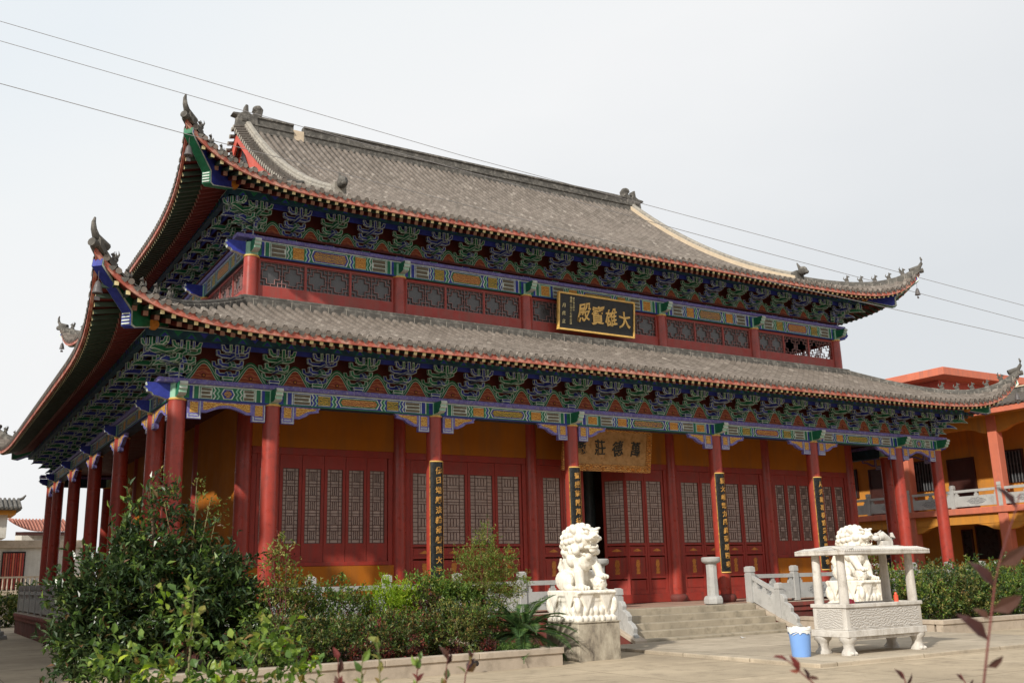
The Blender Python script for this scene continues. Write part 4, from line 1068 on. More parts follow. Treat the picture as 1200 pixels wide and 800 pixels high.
# ------------------------------------------------------------------ stone lions
def remeshed(mb, name, vox):
    o = mb.build(name); m = o.modifiers.new('r', 'REMESH'); m.mode = 'VOXEL'; m.voxel_size = vox; m.use_smooth_shade = True
    sm = o.modifiers.new('s', 'SMOOTH'); sm.iterations = 1; sm.factor = .4
    dg = bpy.context.evaluated_depsgraph_get(); dg.update(); me = bpy.data.meshes.new_from_object(o.evaluated_get(dg))
    bpy.data.objects.remove(o); me.materials.clear(); me.materials.append(M['marble']); me.name = name; return me
def lion_body(s):
    mb = MB(); m = 'marble'
    def E(x, y, z, rx, ry=None, rz=None, R=None): mb.ball((x*s, y, z), (rx, ry or rx, rz or rx), m, 14, 9, R)
    Rx = lambda a: Matrix.Rotation(a, 3, 'X')
    E(0, .16, .26, .30, .34, .26); E(0, .08, .48, .25, .25, .34, Rx(-.35)); E(0, -.12, .64, .235, .22, .27); E(0, -.1, .86, .2, .2, .2)
    for q in (-1, 1):
        E(q*.24, .12, .22, .14, .27, .22); E(q*.29, -.10, .06, .09, .17, .065); E(q*.2, -.08, .66, .11, .12, .17)
        for i in (-1, 0, 1): E(q*.29+i*.05, -.24, .05, .035, .05, .045)
    mb.tube([(-.17*s, -.16, .66), (-.175*s, -.26, .38), (-.18*s, -.30, .10)], [.115, .095, .085], m, 12)
    E(-.18, -.37, .065, .105, .14, .07)
    for i in (-1, 0, 1): E(-.18+i*.065, -.47, .055, .036, .05, .05)
    mb.tube([(.19*s, -.16, .66), (.22*s, -.30, .46), (.22*s, -.38, .32)], [.115, .095, .08], m, 12); E(.22, -.43, .30, .10, .13, .06)
    for i in (-1, 0, 1): E(.22+i*.06, -.53, .28, .034, .045, .045)
    # head
    E(0, -.26, 1.08, .25, .24, .25); E(0, -.36, 1.19, .20, .15, .10)
    E(0, -.50, 1.075, .165, .115, .06); E(0, -.45, .875, .13, .125, .038); E(0, -.595, 1.125, .075, .05, .05); E(0, -.52, 1.16, .05, .08, .06)
    for q in (-1, 1):
        E(q*.105, -.535, 1.06, .075, .075, .055); E(q*.05, -.625, 1.105, .028, .025, .022); E(q*.08, -.56, 1.0, .018, .018, .035); E(q*.08, -.545, .915, .016, .016, .03)
        E(q*.115, -.485, 1.195, .045, .04, .042); E(q*.13, -.475, 1.262, .085, .06, .028, Matrix.Rotation(-q*s*.35, 3, 'Y')); E(q*.20, -.34, 1.06, .07, .09, .08)
        E(q*.26, -.24, 1.22, .05, .07, .10, Matrix.Rotation(q*s*.5, 3, 'Y')); E(q*.17, -.36, .90, .05, .07, .06)
    E(0, -.50, .825, .08, .05, .06)
    # mane curls
    for ring, (a, rr, zc) in enumerate(((.0, .27, 1.09), (.22, .29, 1.07), (.44, .27, 1.05))):
        for i in range(11):
            th = pi*(-.22+1.44*i/10); yy = -.18+a*.62
            E(rr*cos(th)*.98, yy, zc+rr*sin(th)*.92, .072, .075, .072)
    for q in (-1, 1):
        for i, (y, z) in enumerate(((-.22, .88), (-.12, .80), (-.0, .74), (.12, .80), (.16, .93), (.05, .90), (-.28, .80))): E(q*.23, y, z, .075)
    for x in (-.13, 0, .13):
        for z in (.62, .74, .87, 1.0): E(x, .24-.02*abs(x), z, .07)
    # collar bell, ribbons, tail
    E(0, -.36, .70, .07, .06, .075); 
    for i in range(9): th = pi*i/8; E(.20*cos(th), -.17-.17*sin(th), .80-.06*sin(th), .035)
    for q in (-1, 0, 1): mb.tube([(q*.03*s, .42, .28), (q*.10*s, .46, .50), (q*.13*s, .40, .68)], [.085, .075, .03], m, 8)
    return remeshed(mb, 'lion_body', .0125)
def embroidered_ball():
    mb = MB(); mb.ball((0, 0, .15), .15, 'marble', 18, 12); r = random.Random(5)
    for i in range(26):
        z = r.uniform(-.8, 1); th = r.uniform(0, 2*pi); q = sqrt(1-z*z); mb.ball((.145*q*cos(th), .145*q*sin(th), .15+.145*z), .032, 'marble', 6, 5)
    return remeshed(mb, 'embroidered_ball', .012)
def lotus_base():
    mb = MB(); m = 'marble'
    mb.box(-.50, .50, -.56, .56, 0, .09, m); mb.box(-.47, .47, -.53, .53, .09, .16, m, .93, .93); mb.box(-.445, .445, -.505, .505, .16, .42, m)
    mb.box(-.46, .46, -.52, .52, .40, .50, m); mb.box(-.49, .49, -.55, .55, .50, .62, m)
    for s in (-1, 1):
        for i in range(7):
            u = -.42+.14*i
            mb.ball((u, s*.50, .20), (.075, .06, .10), m, 8, 6); mb.ball((s*.44, u*1.1, .20), (.06, .08, .10), m, 8, 6)
            mb.ball((u, s*.56, .05), (.06, .03, .06), m, 8, 5); mb.ball((s*.50, u*1.12, .05), (.03, .065, .06), m, 8, 5)
        # hanging cloth corners
        for sx in (-1, 1):
            mb.prism([(-.2, .615), (.2, .615), (.0, .18)], lambda u, v, t: (sx*.24+u, s*t, v), .53, .567, m)
            mb.prism([(-.2, .615), (.2, .615), (.0, .18)], lambda u, v, t: (sx*t, s*.28+u, v), .49, .52, m)
            for (a, b) in ((.50, .50),): mb.ball((sx*.46, s*.52, .32), (.08, .08, .16), m, 8, 7)
    for s in (-1, 1):
        for i in range(22):
            mb.ball((-.46+.92*i/21, s*.585, .60-.43*abs(((i*2/21) % 1)-.5)*0-.03), (.022, .02, .03), m, 6, 4)
    return remeshed(mb, 'lotus_base', .016)
LB, EB = lotus_base(), embroidered_ball()
for x, s, lab, pl in ((7.45, 1, 'white stone lion with a ball under its paw left of the steps', 'tall stained concrete plinth under the left stone lion'),
                      (16.0, -1, 'white stone lion standing behind the roofed incense burner', 'concrete plinth under the lion behind the incense burner')):
    y = -4.62
    p = thing('plinth', pl, 'plinth', (x, y, G)); mb = MB(); mb.box(x-.52, x+.52, y-.60, y+.60, G-.02, -.065, 'plinth'); mb.build('plinth_block', p, bevel=.015)
    mb = MB(); mb.box(x-.54, x+.54, y-.62, y+.62, -.064, -.04, 'plinth'); mb.build('plinth_top', p, bevel=.008)
    t = thing('stone_lion', lab, 'statue', (x, y, -.04), 'pair of stone lions before the hall')
    for n_, me, lc in (('lotus_base', LB, (0, 0, 0)), ('lion_body', lion_body(s), (0, .06, .60)), ('embroidered_ball', EB, (s*.22, -.36, .61))):
        o = bpy.data.objects.new(n_, me); C.objects.link(o); o.parent = t; o.location = lc
        if n_ == 'lion_body': o.scale = (1.13, 1.08, 1.0)

# ------------------------------------------------------------------ incense burner, bucket and offerings
bz = G+.07; bx0, bx1, by0, by1 = 10.72, 12.95, -8.74, -7.92
t = thing('incense_burner', 'carved white stone incense trough on clawed legs with a flat roof on four posts', 'incense burner', ((bx0+bx1)/2, (by0+by1)/2, bz))
mb = MB()
for (x0, x1, y0, y1) in ((bx0, bx1, by0, by0+.09), (bx0, bx1, by1-.09, by1), (bx0, bx0+.09, by0+.091, by1-.091), (bx1-.09, bx1, by0+.091, by1-.091)): mb.box(x0, x1, y0, y1, -.27, .14, 'burner')
mb.box(bx0+.09, bx1-.09, by0+.09, by1-.09, -.27, .02, 'soil')
mb.build('trough', t, bevel=.008)
mb = MB()
for (x0, x1, y0, y1) in ((bx0-.03, bx1+.03, by0-.03, by0+.11), (bx0-.03, bx1+.03, by1-.11, by1+.03), (bx0-.03, bx0+.11, by0+.111, by1-.111), (bx1-.11, bx1+.03, by0+.111, by1-.111)): mb.box(x0, x1, y0, y1, .142, .215, 'burner')
mb.build('rim', t, bevel=.012)
mb = MB(); mb.box(bx0-.05, bx1+.05, by0-.05, by1+.05, -.40, -.272, 'burner')
mb.box(bx0+.06, bx1-.06, by0+.0, by0+.05, -.46, -.402, 'burner'); mb.build('base_slab', t, bevel=.012)
mb = MB()
for (a, b, fn) in ((bx0+.10, bx1-.10, lambda u, v: (u, by0-.006, v)), (by0+.10, by1-.10, lambda u, v: (bx0-.006, u, v)), (by0+.10, by1-.10, lambda u, v: (bx1+.006, u, v))):
    q = [(a, -.24), (b, -.24), (b, .11), (a, .11)]; mb.face([fn(*p) for p in q], 'relief_light')
mb.build('carved_panel', t)
for x in (bx0+.10, bx1-.10):
    for y in (by0+.10, by1-.10):
        mb = MB(); so_ = 1 if x > 11.8 else -1; sy_ = 1 if y > -8.3 else -1
        mb.lathe((x, y, bz), [(.13, .0), (.125, .05), (.085, .13), (.10, .22), (.145, .27), (.15, .33)], 'burner', 12, 3)
        for i in (-1, 0, 1): mb.ball((x+so_*.06*(1-abs(i))+i*.05, y+sy_*.09, bz+.035), (.04, .07, .04), 'burner', 8, 6)
        mb.build('leg', t, True)
        mb = MB(); mb.lathe((x, y, .2), [(.095, 0), (.092, .3), (.082, .7), (.078, .96)], 'burner', 12); mb.build('post', t, True)
mb = MB(); rx0, rx1, ry0, ry1 = bx0-.14, bx1+.20, by0-.22, by1+.22
def rsurf(u, v):      # u, v in -1..1 ; low hipped roof with lifted corners
    return (.5*(rx0+rx1)+.5*(rx1-rx0)*u, .5*(ry0+ry1)+.5*(ry1-ry0)*v, 1.236+.09*min(1, (1-abs(v))*1.3, (1-abs(u))*3.4))
NU, NV = 48, 16; i0 = len(mb.v); k = mb.mi('burner')
for i in range(NU+1):
    for j in range(NV+1): mb.v.append(rsurf(-1+2*i/NU, -1+2*j/NV))
for i in range(NU):
    for j in range(NV): q = i*(NV+1)+j; mb.f.append([q, q+NV+1, q+NV+2, q+1]); mb.m.append(k)
mb.box(rx0, rx1, ry0, ry1, 1.145, 1.232, 'burner')
for i in range(46):
    u = rx0+.03+(rx1-rx0-.06)*i/45; mb.tube([(u, ry0-.012, 1.215), (u, ry0+.3, 1.285)], .020, 'burner', 6)
for i in range(22):
    v = ry0+.03+(ry1-ry0-.06)*i/21; mb.tube([(rx0-.012, v, 1.215), (rx0+.3, v, 1.27)], .020, 'burner', 6)
roof = mb.build('roof', t, bevel=.01)
# carved dragon at the end of the little roof
mb = MB(); dx, dy, dz = 12.60, -8.33, 1.36
pts = [(dx-.22, dy, dz+.13), (dx-.08, dy, dz+.17), (dx+.06, dy, dz+.09), (dx+.16, dy, dz+.02), (dx+.25, dy, dz+.12), (dx+.22, dy, dz+.22)]
mb.tube(pts, [.075, .085, .08, .07, .055, .03], 'burner', 10); mb.ball((dx-.28, dy, dz+.12), (.09, .07, .06), 'burner', 10, 7); mb.ball((dx-.26, dy, dz+.19), (.05, .05, .03), 'burner', 8, 6)
mb.box(dx-.17, dx+.15, dy-.07, dy+.07, dz-.12, dz+.06, 'burner'); mb.tube([(dx-.2, dy, dz+.2), (dx-.1, dy, dz+.27)], [.03, .01], 'burner', 6)
for i in range(7): mb.ball((dx-.1+.05*i, dy, dz+.2-.02*i), (.02, .02, .035), 'burner', 6, 4)
mb.build('roof_dragon', roof, True)
def standing(name, label, cat, mb, loc):
    o = mb.build(name); return tag(o, label, cat)
mb = MB(); mb.tube([(12.32, -8.66, .02), (12.32, -8.66, .34)], .045, 'candle', 10); mb.ball((12.32, -8.66, .35), (.03, .03, .05), 'candle', 6, 5)
o = mb.build('candle', None, True); tag(o, 'short red candle standing in the right half of the stone incense trough', 'candle')
mb = MB(); 
for i in range(14): mb.bar((10.85+.03*i, -8.55+.015*(i % 4), .16+.01*(i % 3)), (11.35+.03*(i % 7), -8.25, .245+.012*(i % 4)), .03, .02, 'cloth_pink' if i % 3 else 'candle')
o = mb.build('incense_bundle'); tag(o, 'bundle of red and pink incense lying in the left end of the trough', 'incense')
bk = thing('bucket', 'blue plastic bucket lined with a white bag beside the incense burner', 'bucket', (10.05, -8.15, bz))
mb = MB(); mb.lathe((10.05, -8.15, bz), [(.17, 0), (.175, .02), (.205, .46), (.215, .47), (.215, .50), (.20, .50), (.165, .04)], 'bucket', 28); mb.build('pail', bk, True)
mb = MB(); n = 40; i0 = len(mb.v); k = mb.mi('bag'); rr = random.Random(4)
prof = [(.19, .38), (.20, .53), (.225, .535), (.228, .48), (.222, .43)]
jit = [rr.uniform(-.02, .03) for _ in range(n)]
for j, (r, z) in enumerate(prof):
    for q in range(n): a = 2*pi*q/n; mb.v.append((10.05+r*cos(a), -8.15+r*sin(a), bz+z+(jit[q]*(1.3 if j == 4 else .6))))
for j in range(len(prof)-1):
    for q in range(n): mb.f.append([i0+j*n+q, i0+j*n+(q+1) % n, i0+(j+1)*n+(q+1) % n, i0+(j+1)*n+q]); mb.m.append(k)
mb.build('bag_liner', bk, True)
mb = MB(); mb.tube([(10.05+.21*cos(a), -8.15+.21*sin(a)-.02, bz+.40-.10*sin(a*1)) for a in [pi+pi*i/10 for i in range(11)]], .007, 'bag', 6); mb.build('handle', bk, True)

mb = MB(); mb.face([(13.0, -3.5, bz+.006), (13.16, -3.47, bz+.02), (13.19, -3.36, bz+.012), (13.05, -3.38, bz+.045)], 'bag'); mb.face([(13.05, -3.38, bz+.045), (13.19, -3.36, bz+.012), (13.12, -3.30, bz+.006)], 'bag')
tag(mb.build('paper_scrap'), 'crumpled scrap of white paper on the paving before the steps', 'litter')
# ------------------------------------------------------------------ flower beds
def bed(label, x0, x1, y0, y1, z1, sides):
    t = thing('bed_wall', label, 'garden wall', ((x0+x1)/2, y0, G)); 
    mb = MB(); cp = MB(); w_ = .26
    segs = {'S': (x0, x1, y0, y0+w_), 'E': (x1-w_, x1, y0+w_+.002, y1), 'W': (x0, x0+w_, y0+w_+.002, y1)}
    for s in sides:
        a, b, c, d = segs[s]; mb.box(a+.03, b-.03, c+.03, d-.03 if s == 'S' else d, G-.02, z1-.11, 'curb')
        n = max(1, int((b-a if s == 'S' else d-c)/1.6))
        for i in range(n):
            if s == 'S': cp.box(a+(b-a)*i/n+.004, a+(b-a)*(i+1)/n-.004, c, d, z1-.108, z1, 'curb')
            else: cp.box(a, b, c+(d-c)*i/n+.004, c+(d-c)*(i+1)/n-.004, z1-.108, z1, 'curb')
    mb.build('wall', t); cp.build('coping', t, bevel=.01)
    if label.startswith('low stone-edged bed wall in'):
        h = MB()
        for px in (4.3,): h.tube([(px, y0+.045, G+.17), (px, y0+.0, G+.17)], .05, 'glass_and_shade', 10)
        h.build('drain_hole', t)
bed('low stone-edged bed wall in front of the left shrubs', -1.2, 6.35, -5.55, -.93, -.47, 'SEW')
bed('low stone-edged bed wall in front of the right hedge', 17.75, 46, -5.72, -.93, -.46, 'SW')
mb = MB(); mb.box(-.96, 6.11, -5.28, -.88, G, -.57, 'soil'); mb.box(18.0, 46, -5.46, -.88, G, -.57, 'soil'); mb.box(-6.5, 2.5, -21.3, -15.2, G-.02, G+.12, 'soil')
tag(mb.build('soil'), kind='structure')

# ------------------------------------------------------------------ plants
class Leaves:
    def __init__(s): s.v = []; s.f = []; s.m = []
    def add(s, p, d, n, l, w, k=0, curl=.12):
        """A folded, slightly drooping leaf from p along d with face normal n."""
        d = d.normalized(); r = d.cross(n)
        if r.length < 1e-4: r = d.orthogonal()
        r.normalize(); n = r.cross(d); i = len(s.v)
        a = p+d*l*.38; b = p+d*l*.75-n*l*curl*.45; t = p+d*l-n*l*curl*1.3
        h = w*.5; u = n*(h*.35)
        for q in (p, a+r*h+u, a-r*h+u, b+r*h*.62+u*.6, b-r*h*.62+u*.6, t, a, b): s.v.append((q.x, q.y, q.z))
        for f in ((0, 6, 1), (0, 2, 6), (6, 7, 3, 1), (2, 4, 7, 6), (3, 7, 5), (4, 5, 7)): s.f.append([i+j for j in f]); s.m.append(k)
    def cheap(s, p, d, n, l, w, k=0):
        d = d.normalized(); r = d.cross(n)
        if r.length < 1e-4: r = d.orthogonal()
        r.normalize(); n = r.cross(d); i = len(s.v); a = p+d*l*.45
        for q in (p, a+r*w*.5+n*w*.18, a-r*w*.5+n*w*.18, p+d*l-n*l*.12): s.v.append((q.x, q.y, q.z))
        s.f.append([i, i+1, i+3]); s.m.append(k); s.f.append([i, i+3, i+2]); s.m.append(k)
    def build(s, name, mats, parent):
        off = WL[parent.name]; me = bpy.data.meshes.new(name)
        me.from_pydata([(x-off[0], y-off[1], z-off[2]) for x, y, z in s.v], [], s.f)
        for m in mats: me.materials.append(LEAF[m])
        me.polygons.foreach_set('material_index', s.m); me.update()
        return link(name, me, parent)
def rv(r): 
    while True:
        v = Vector((r.uniform(-1, 1), r.uniform(-1, 1), r.uniform(-1, 1)))
        if .05 < v.length < 1: return v
def shrub(name, label, cat, base, blobs, n, leaf, mats, seed, wts=None, stems=14, twig='twig', group=None, per=9, asp=.5, up=.5, shell=.45, cheap=True, spread=2.2, shoots=0, trunk=0., dens=3.2, big=1.12):
    """Leaves gathered on many small twigs spread through a few uneven lobes."""
    r = random.Random(seed); t = thing(name, label, cat, base, group); lv = Leaves(); sm = MB()
    vol = [b[3]*b[4]*b[5] for b in blobs]; tips = []; n = int(n*dens); leaf *= big
    nt_ = max(6, n//per); base = Vector(base)
    for i in range(nt_):
        b = r.choices(blobs, vol)[0]; q = rv(r); q = q.normalized()*(q.length**shell)
        lump = 1+.26*sin(q.x*6+seed)*sin(q.y*6+seed*2)+.18*sin(q.z*10+q.x*4+seed*3)
        c = Vector((b[0]+q.x*b[3]*lump, b[1]+q.y*b[4]*lump, b[2]+q.z*b[5]*lump))
        if c.z < base.z+.03: c.z = base.z+.03+r.random()*.1
        ax = (q*.8+Vector((0, 0, up))+rv(r)*.5).normalized(); k = r.choices(range(len(mats)), wts)[0] if wts else r.randrange(len(mats))
        tips.append((c, ax)); m = max(3, int(per*r.uniform(.6, 1.4)))
        for j in range(m):
            p = c+ax*leaf*spread*(j/m-.6)+rv(r)*leaf*.45
            d = (ax*.5+rv(r)*.95+Vector((0, 0, .15)))
            L_ = leaf*r.uniform(.6, 1.2); kk = k if r.random() < .85 else r.randrange(len(mats))
            (lv.cheap if cheap else lv.add)(p, d, (Vector((0, 0, 1))+rv(r)*.7), L_, L_*asp, kk)
    for i in range(min(stems, len(tips))):
        c, ax = r.choice(tips); g0 = base+Vector((r.uniform(-.08, .08), r.uniform(-.08, .08), -.02)); mid = g0.lerp(c, .5)+Vector((0, 0, .12*(c-g0).length))+rv(r)*.05
        w_ = .004+.0028*(c-g0).length+trunk*.22
        sm.tube([g0, g0.lerp(mid, .5)+rv(r)*.02, mid, c], [w_*1.5, w_*1.3, w_, w_*.4], twig, 6)
    if trunk: 
        top = max(tips, key=lambda q: q[0].z)[0]; sm.tube([base, base.lerp(top, .3)+rv(r)*.06, base.lerp(top, .65)+rv(r)*.08, top], [trunk, trunk*.8, trunk*.5, .008], twig, 8)
    for i in range(shoots):      # bare upright shoots with a few leaves at the tip
        b = r.choice(blobs); g0 = Vector((b[0]+r.uniform(-.5, .5)*b[3], b[1]+r.uniform(-.5, .5)*b[4], b[2]+b[5]*.5)); tp = g0+Vector((r.uniform(-.25, .25), r.uniform(-.2, .2), b[5]*.5+r.uniform(.4, .9)))
        sm.tube([g0, g0.lerp(tp, .5)+rv(r)*.05, tp], [.012, .009, .004], twig, 5)
        for j in range(12):
            p = g0.lerp(tp, r.uniform(.55, 1)); d = rv(r)+Vector((0, 0, .7)); L_ = leaf*r.uniform(.5, 1); lv.cheap(p, d, rv(r), L_, L_*asp, r.randrange(len(mats)))
    lv.build('foliage', mats, t)
    if sm.v: sm.build('stems', t, True)
    return t
ZB = -.57
# the big dark evergreen in the left bed
shrub('evergreen_shrub', 'large dark glossy evergreen shrub hiding the left corner of the hall', 'shrub', (-.9, -3.4, ZB),
      [(-1.15, -3.4, .45, 1.15, .95, .85), (-.2, -3.3, .65, 1.0, .9, .8), (-1.8, -3.5, -.05, .85, .8, .6), (-1.75, -3.45, .95, .75, .6, .55), (-.95, -3.3, 1.35, .7, .65, .6), (.15, -3.3, 1.15, .65, .6, .5), (.4, -3.4, .2, .7, .7, .7),
       (-1.25, -3.4, 2.15, .30, .3, .55), (-.75, -3.35, 2.25, .22, .25, .7), (-2.35, -3.45, .75, .4, .4, .35), (-1.5, -3.4, 1.75, .35, .35, .3), (-.2, -3.3, 1.85, .28, .28, .4)],
      10500, .15, ['dark', 'dark', 'mid'], 3, (5, 4, 2.4), 50, 'bark', shoots=2, asp=.42, up=.25, trunk=.05, per=10, dens=2.0)
sh = shrub('sapling', 'thin pale shoots standing out of the top of the evergreen shrub', 'sapling', (-.35, -3.55, ZB),
      [(-.2, -3.5, 2.35, .22, .2, .45), (.15, -3.5, 2.3, .2, .2, .4), (-.85, -3.5, 2.6, .25, .2, .35)], 130, .085, ['mid', 'olive'], 9, None, 5, 'twig', per=5, asp=.4, dens=2, big=1)
shrub('bronze_shrub', 'low bronze green clipped shrub at the left front of the bed', 'shrub', (1.5, -4.75, ZB), [(1.1, -4.75, -.15, .85, .6, .5), (1.9, -4.7, -.2, .7, .55, .45)], 2900, .062, ['bronze', 'mid', 'dark'], 21, (5, 3, 1), 16, group='clipped shrubs in the left flower bed')
shrub('bronze_shrub', 'low bronze green clipped shrub with reddish tips in the middle of the bed', 'shrub', (3.0, -4.7, ZB), [(2.7, -4.7, -.18, .75, .6, .48), (3.5, -4.65, -.12, .75, .55, .5)], 2900, .062, ['bronze', 'mid', 'dark', 'red'], 22, (5, 3, 1, .7), 16, group='clipped shrubs in the left flower bed')
shrub('bronze_shrub', 'dense olive green clipped shrub left of the cycad', 'shrub', (4.6, -4.65, ZB), [(4.4, -4.65, -.12, .8, .6, .52), (5.1, -4.45, -.08, .55, .5, .5)], 2700, .06, ['bronze', 'olive', 'mid', 'dark'], 23, (4, 3, 2, 1), 16, group='clipped shrubs in the left flower bed')
shrub('green_shrub', 'mid green leafy shrub behind the clipped shrubs near the evergreen', 'shrub', (1.6, -3.6, ZB), [(1.3, -3.6, .22, .85, .6, .68), (2.4, -3.5, .25, .85, .6, .64)], 3900, .075, ['mid', 'light', 'bronze'], 24, (4, 3, 2), 14)
shrub('lime_conifer', 'bright lime yellow conifer bush in the middle of the left bed', 'shrub', (3.55, -3.75, ZB), [(3.35, -3.75, .42, .42, .4, .45), (3.75, -3.7, .40, .36, .4, .40)], 1900, .075, ['lime'], 25, None, 8, asp=.28, up=1.3)
shrub('green_shrub', 'glossy light green shrub right of the lime conifer', 'shrub', (4.75, -3.6, ZB), [(4.5, -3.6, .42, .68, .5, .60), (5.2, -3.5, .28, .6, .45, .52)], 3400, .072, ['light', 'mid'], 26, (3, 2), 12)
shrub('purple_shrub', 'small purplish brown shrub between lime conifer and glossy green shrub', 'shrub', (4.15, -4.0, ZB), [(4.1, -4.0, .25, .28, .28, .42)], 500, .06, ['bronze', 'maroon'], 27, None, 8, 'twig_red')
shrub('sapling', 'slim sapling with sparse reddish yellow leaves beside the evergreen shrub', 'sapling', (1.2, -4.2, ZB), [(1.05, -4.2, 1.0, .35, .3, .55), (1.45, -4.2, .75, .35, .3, .4), (1.1, -4.2, 1.5, .2, .2, .3)], 420, .075, ['olive', 'red', 'light'], 28, (4, 1, 2), 14, 'twig_red', per=5)
shrub('feathery_tree', 'small feathery yellow green tree left of the stone lion', 'tree', (5.75, -3.55, ZB), [(5.75, -3.55, 1.75, .28, .28, .32), (5.6, -3.55, 1.3, .55, .5, .32), (6.1, -3.5, 1.2, .5, .45, .28), (5.5, -3.6, .85, .62, .55, .3), (6.25, -3.5, .8, .6, .5, .3), (5.9, -3.5, .55, .7, .6, .28)],
      4600, .055, ['olive', 'light', 'light'], 29, (4, 2, 3), 16, 'twig_red', per=12, asp=.36, up=.1, shell=.6, spread=3.0, trunk=.016, dens=2.6)
def cycad(loc, label, nfr, seed, Lf):
    r = random.Random(seed); t = thing('cycad', label, 'palm', loc); b = Vector(loc)
    mb = MB(); mb.tube([b+Vector((0, 0, -.05)), b+Vector((0, 0, .28))], [.15, .12], 'bark', 10); mb.build('trunk', t, True)
    for i in range(nfr):
        th = 2.399*i+r.uniform(-.2, .2); el = 1.25-1.25*(i/nfr)+r.uniform(-.1, .1); L_ = Lf*r.uniform(.85, 1.1); lv = Leaves()
        h = Vector((cos(th), sin(th), 0)); p = b+Vector((0, 0, .28)); pts = [p]; a = el
        for j in range(12): p = p+(h*cos(a)+Vector((0, 0, sin(a))))*L_/12; pts.append(p); a -= .11
        for j in range(2, 36):
            f = j/36*12; q = int(min(11, f)); pp = pts[q].lerp(pts[q+1], f-q); d = (pts[q+1]-pts[q]).normalized(); sd = d.cross(Vector((0, 0, 1))).normalized(); n_ = sd.cross(d)
            ll = .20*Lf*sin(pi*min(1, .12+j/38))**.6
            for s in (-1, 1): lv.cheap(pp, sd*s+d*.75+n_*.25, n_, ll, .022, 0)
        # rachis
        for j in range(12):
            i0 = len(lv.v); d = (pts[j+1]-pts[j]).normalized(); sd = d.cross(Vector((0, 0, 1))).normalized()*.008
            for q in (pts[j]-sd, pts[j]+sd, pts[j+1]+sd, pts[j+1]-sd): lv.v.append((q.x, q.y, q.z))
            lv.f.append([i0, i0+1, i0+2, i0+3]); lv.m.append(0)
        lv.build('frond', ['palm'], t)
cycad((5.95, -4.65, ZB), 'dark green cycad with arching fronds beside the lion plinth', 36, 5, 1.28)
shrub('ground_plant', 'tuft of bright green low grass at the right end of the left bed', 'plant', (5.9, -5.05, ZB), [(5.7, -5.05, -.53, .38, .2, .10), (5.2, -5.1, -.54, .3, .15, .07)], 700, .08, ['grass'], 31, None, 0, asp=.2, up=1.5)
for i, (x, y) in enumerate(((1.3, -5.12), (2.15, -5.16), (2.75, -5.1), (3.4, -5.12), (4.2, -5.1), (4.85, -5.14))):
    shrub('red_seedling', ['small dark red seedling at the far left of the bed edge', 'red seedling second from the left along the bed edge', 'bright red seedling third from the left along the bed edge', 'red seedling in the middle of the bed edge', 'small dull red seedling right of the middle of the bed edge', 'red seedling nearest the grass tuft on the bed edge'][i], 'plant', (x, y, ZB), [(x, y, -.40, .17, .12, .16)], 150, .05, ['red', 'maroon'], 40+i, None, 5, 'twig_red', 'red seedlings along the bed edge')
# right hedge
rs = [(18.7, -4.2, .75, 'leafy yellow green shrub at the left end of the right hedge', ['light', 'olive', 'mid']), (20.3, -4.4, .95, 'olive green shrub with reddish tips second in the right hedge', ['olive', 'mid', 'bronze']),
      (22.0, -4.3, 1.0, 'bright green bushy shrub in the middle of the right hedge', ['light', 'mid']), (23.9, -4.3, 1.05, 'dense green shrub right of the middle of the right hedge', ['mid', 'olive', 'light']), (26.0, -4.2, 1.1, 'tall bright green shrub at the right edge of the picture', ['light', 'mid', 'lime'])]
for i, (x, y, h, lab, mats) in enumerate(rs):
    shrub('hedge_shrub', lab, 'shrub', (x, y, ZB), [(x-.45, y-.2, .0+h*.12, .75, .75, .55), (x+.45, y-.1, .0+h*.18, .75, .75, .6), (x, y+.4, h*.45, .8, .7, .6), (x+.1, y-.5, -.2, .9, .5, .35)], 3000, .085, mats+['dark'], 60+i, None, 14, group='shrubs of the right hedge')
shrub('sapling', 'thin reddish sapling behind the incense burner', 'sapling', (18.1, -3.4, ZB), [(18.1, -3.4, .95, .4, .35, .5), (18.4, -3.4, .5, .5, .4, .4)], 420, .08, ['olive', 'red', 'light'], 71, None, 10, 'twig_red', per=5)
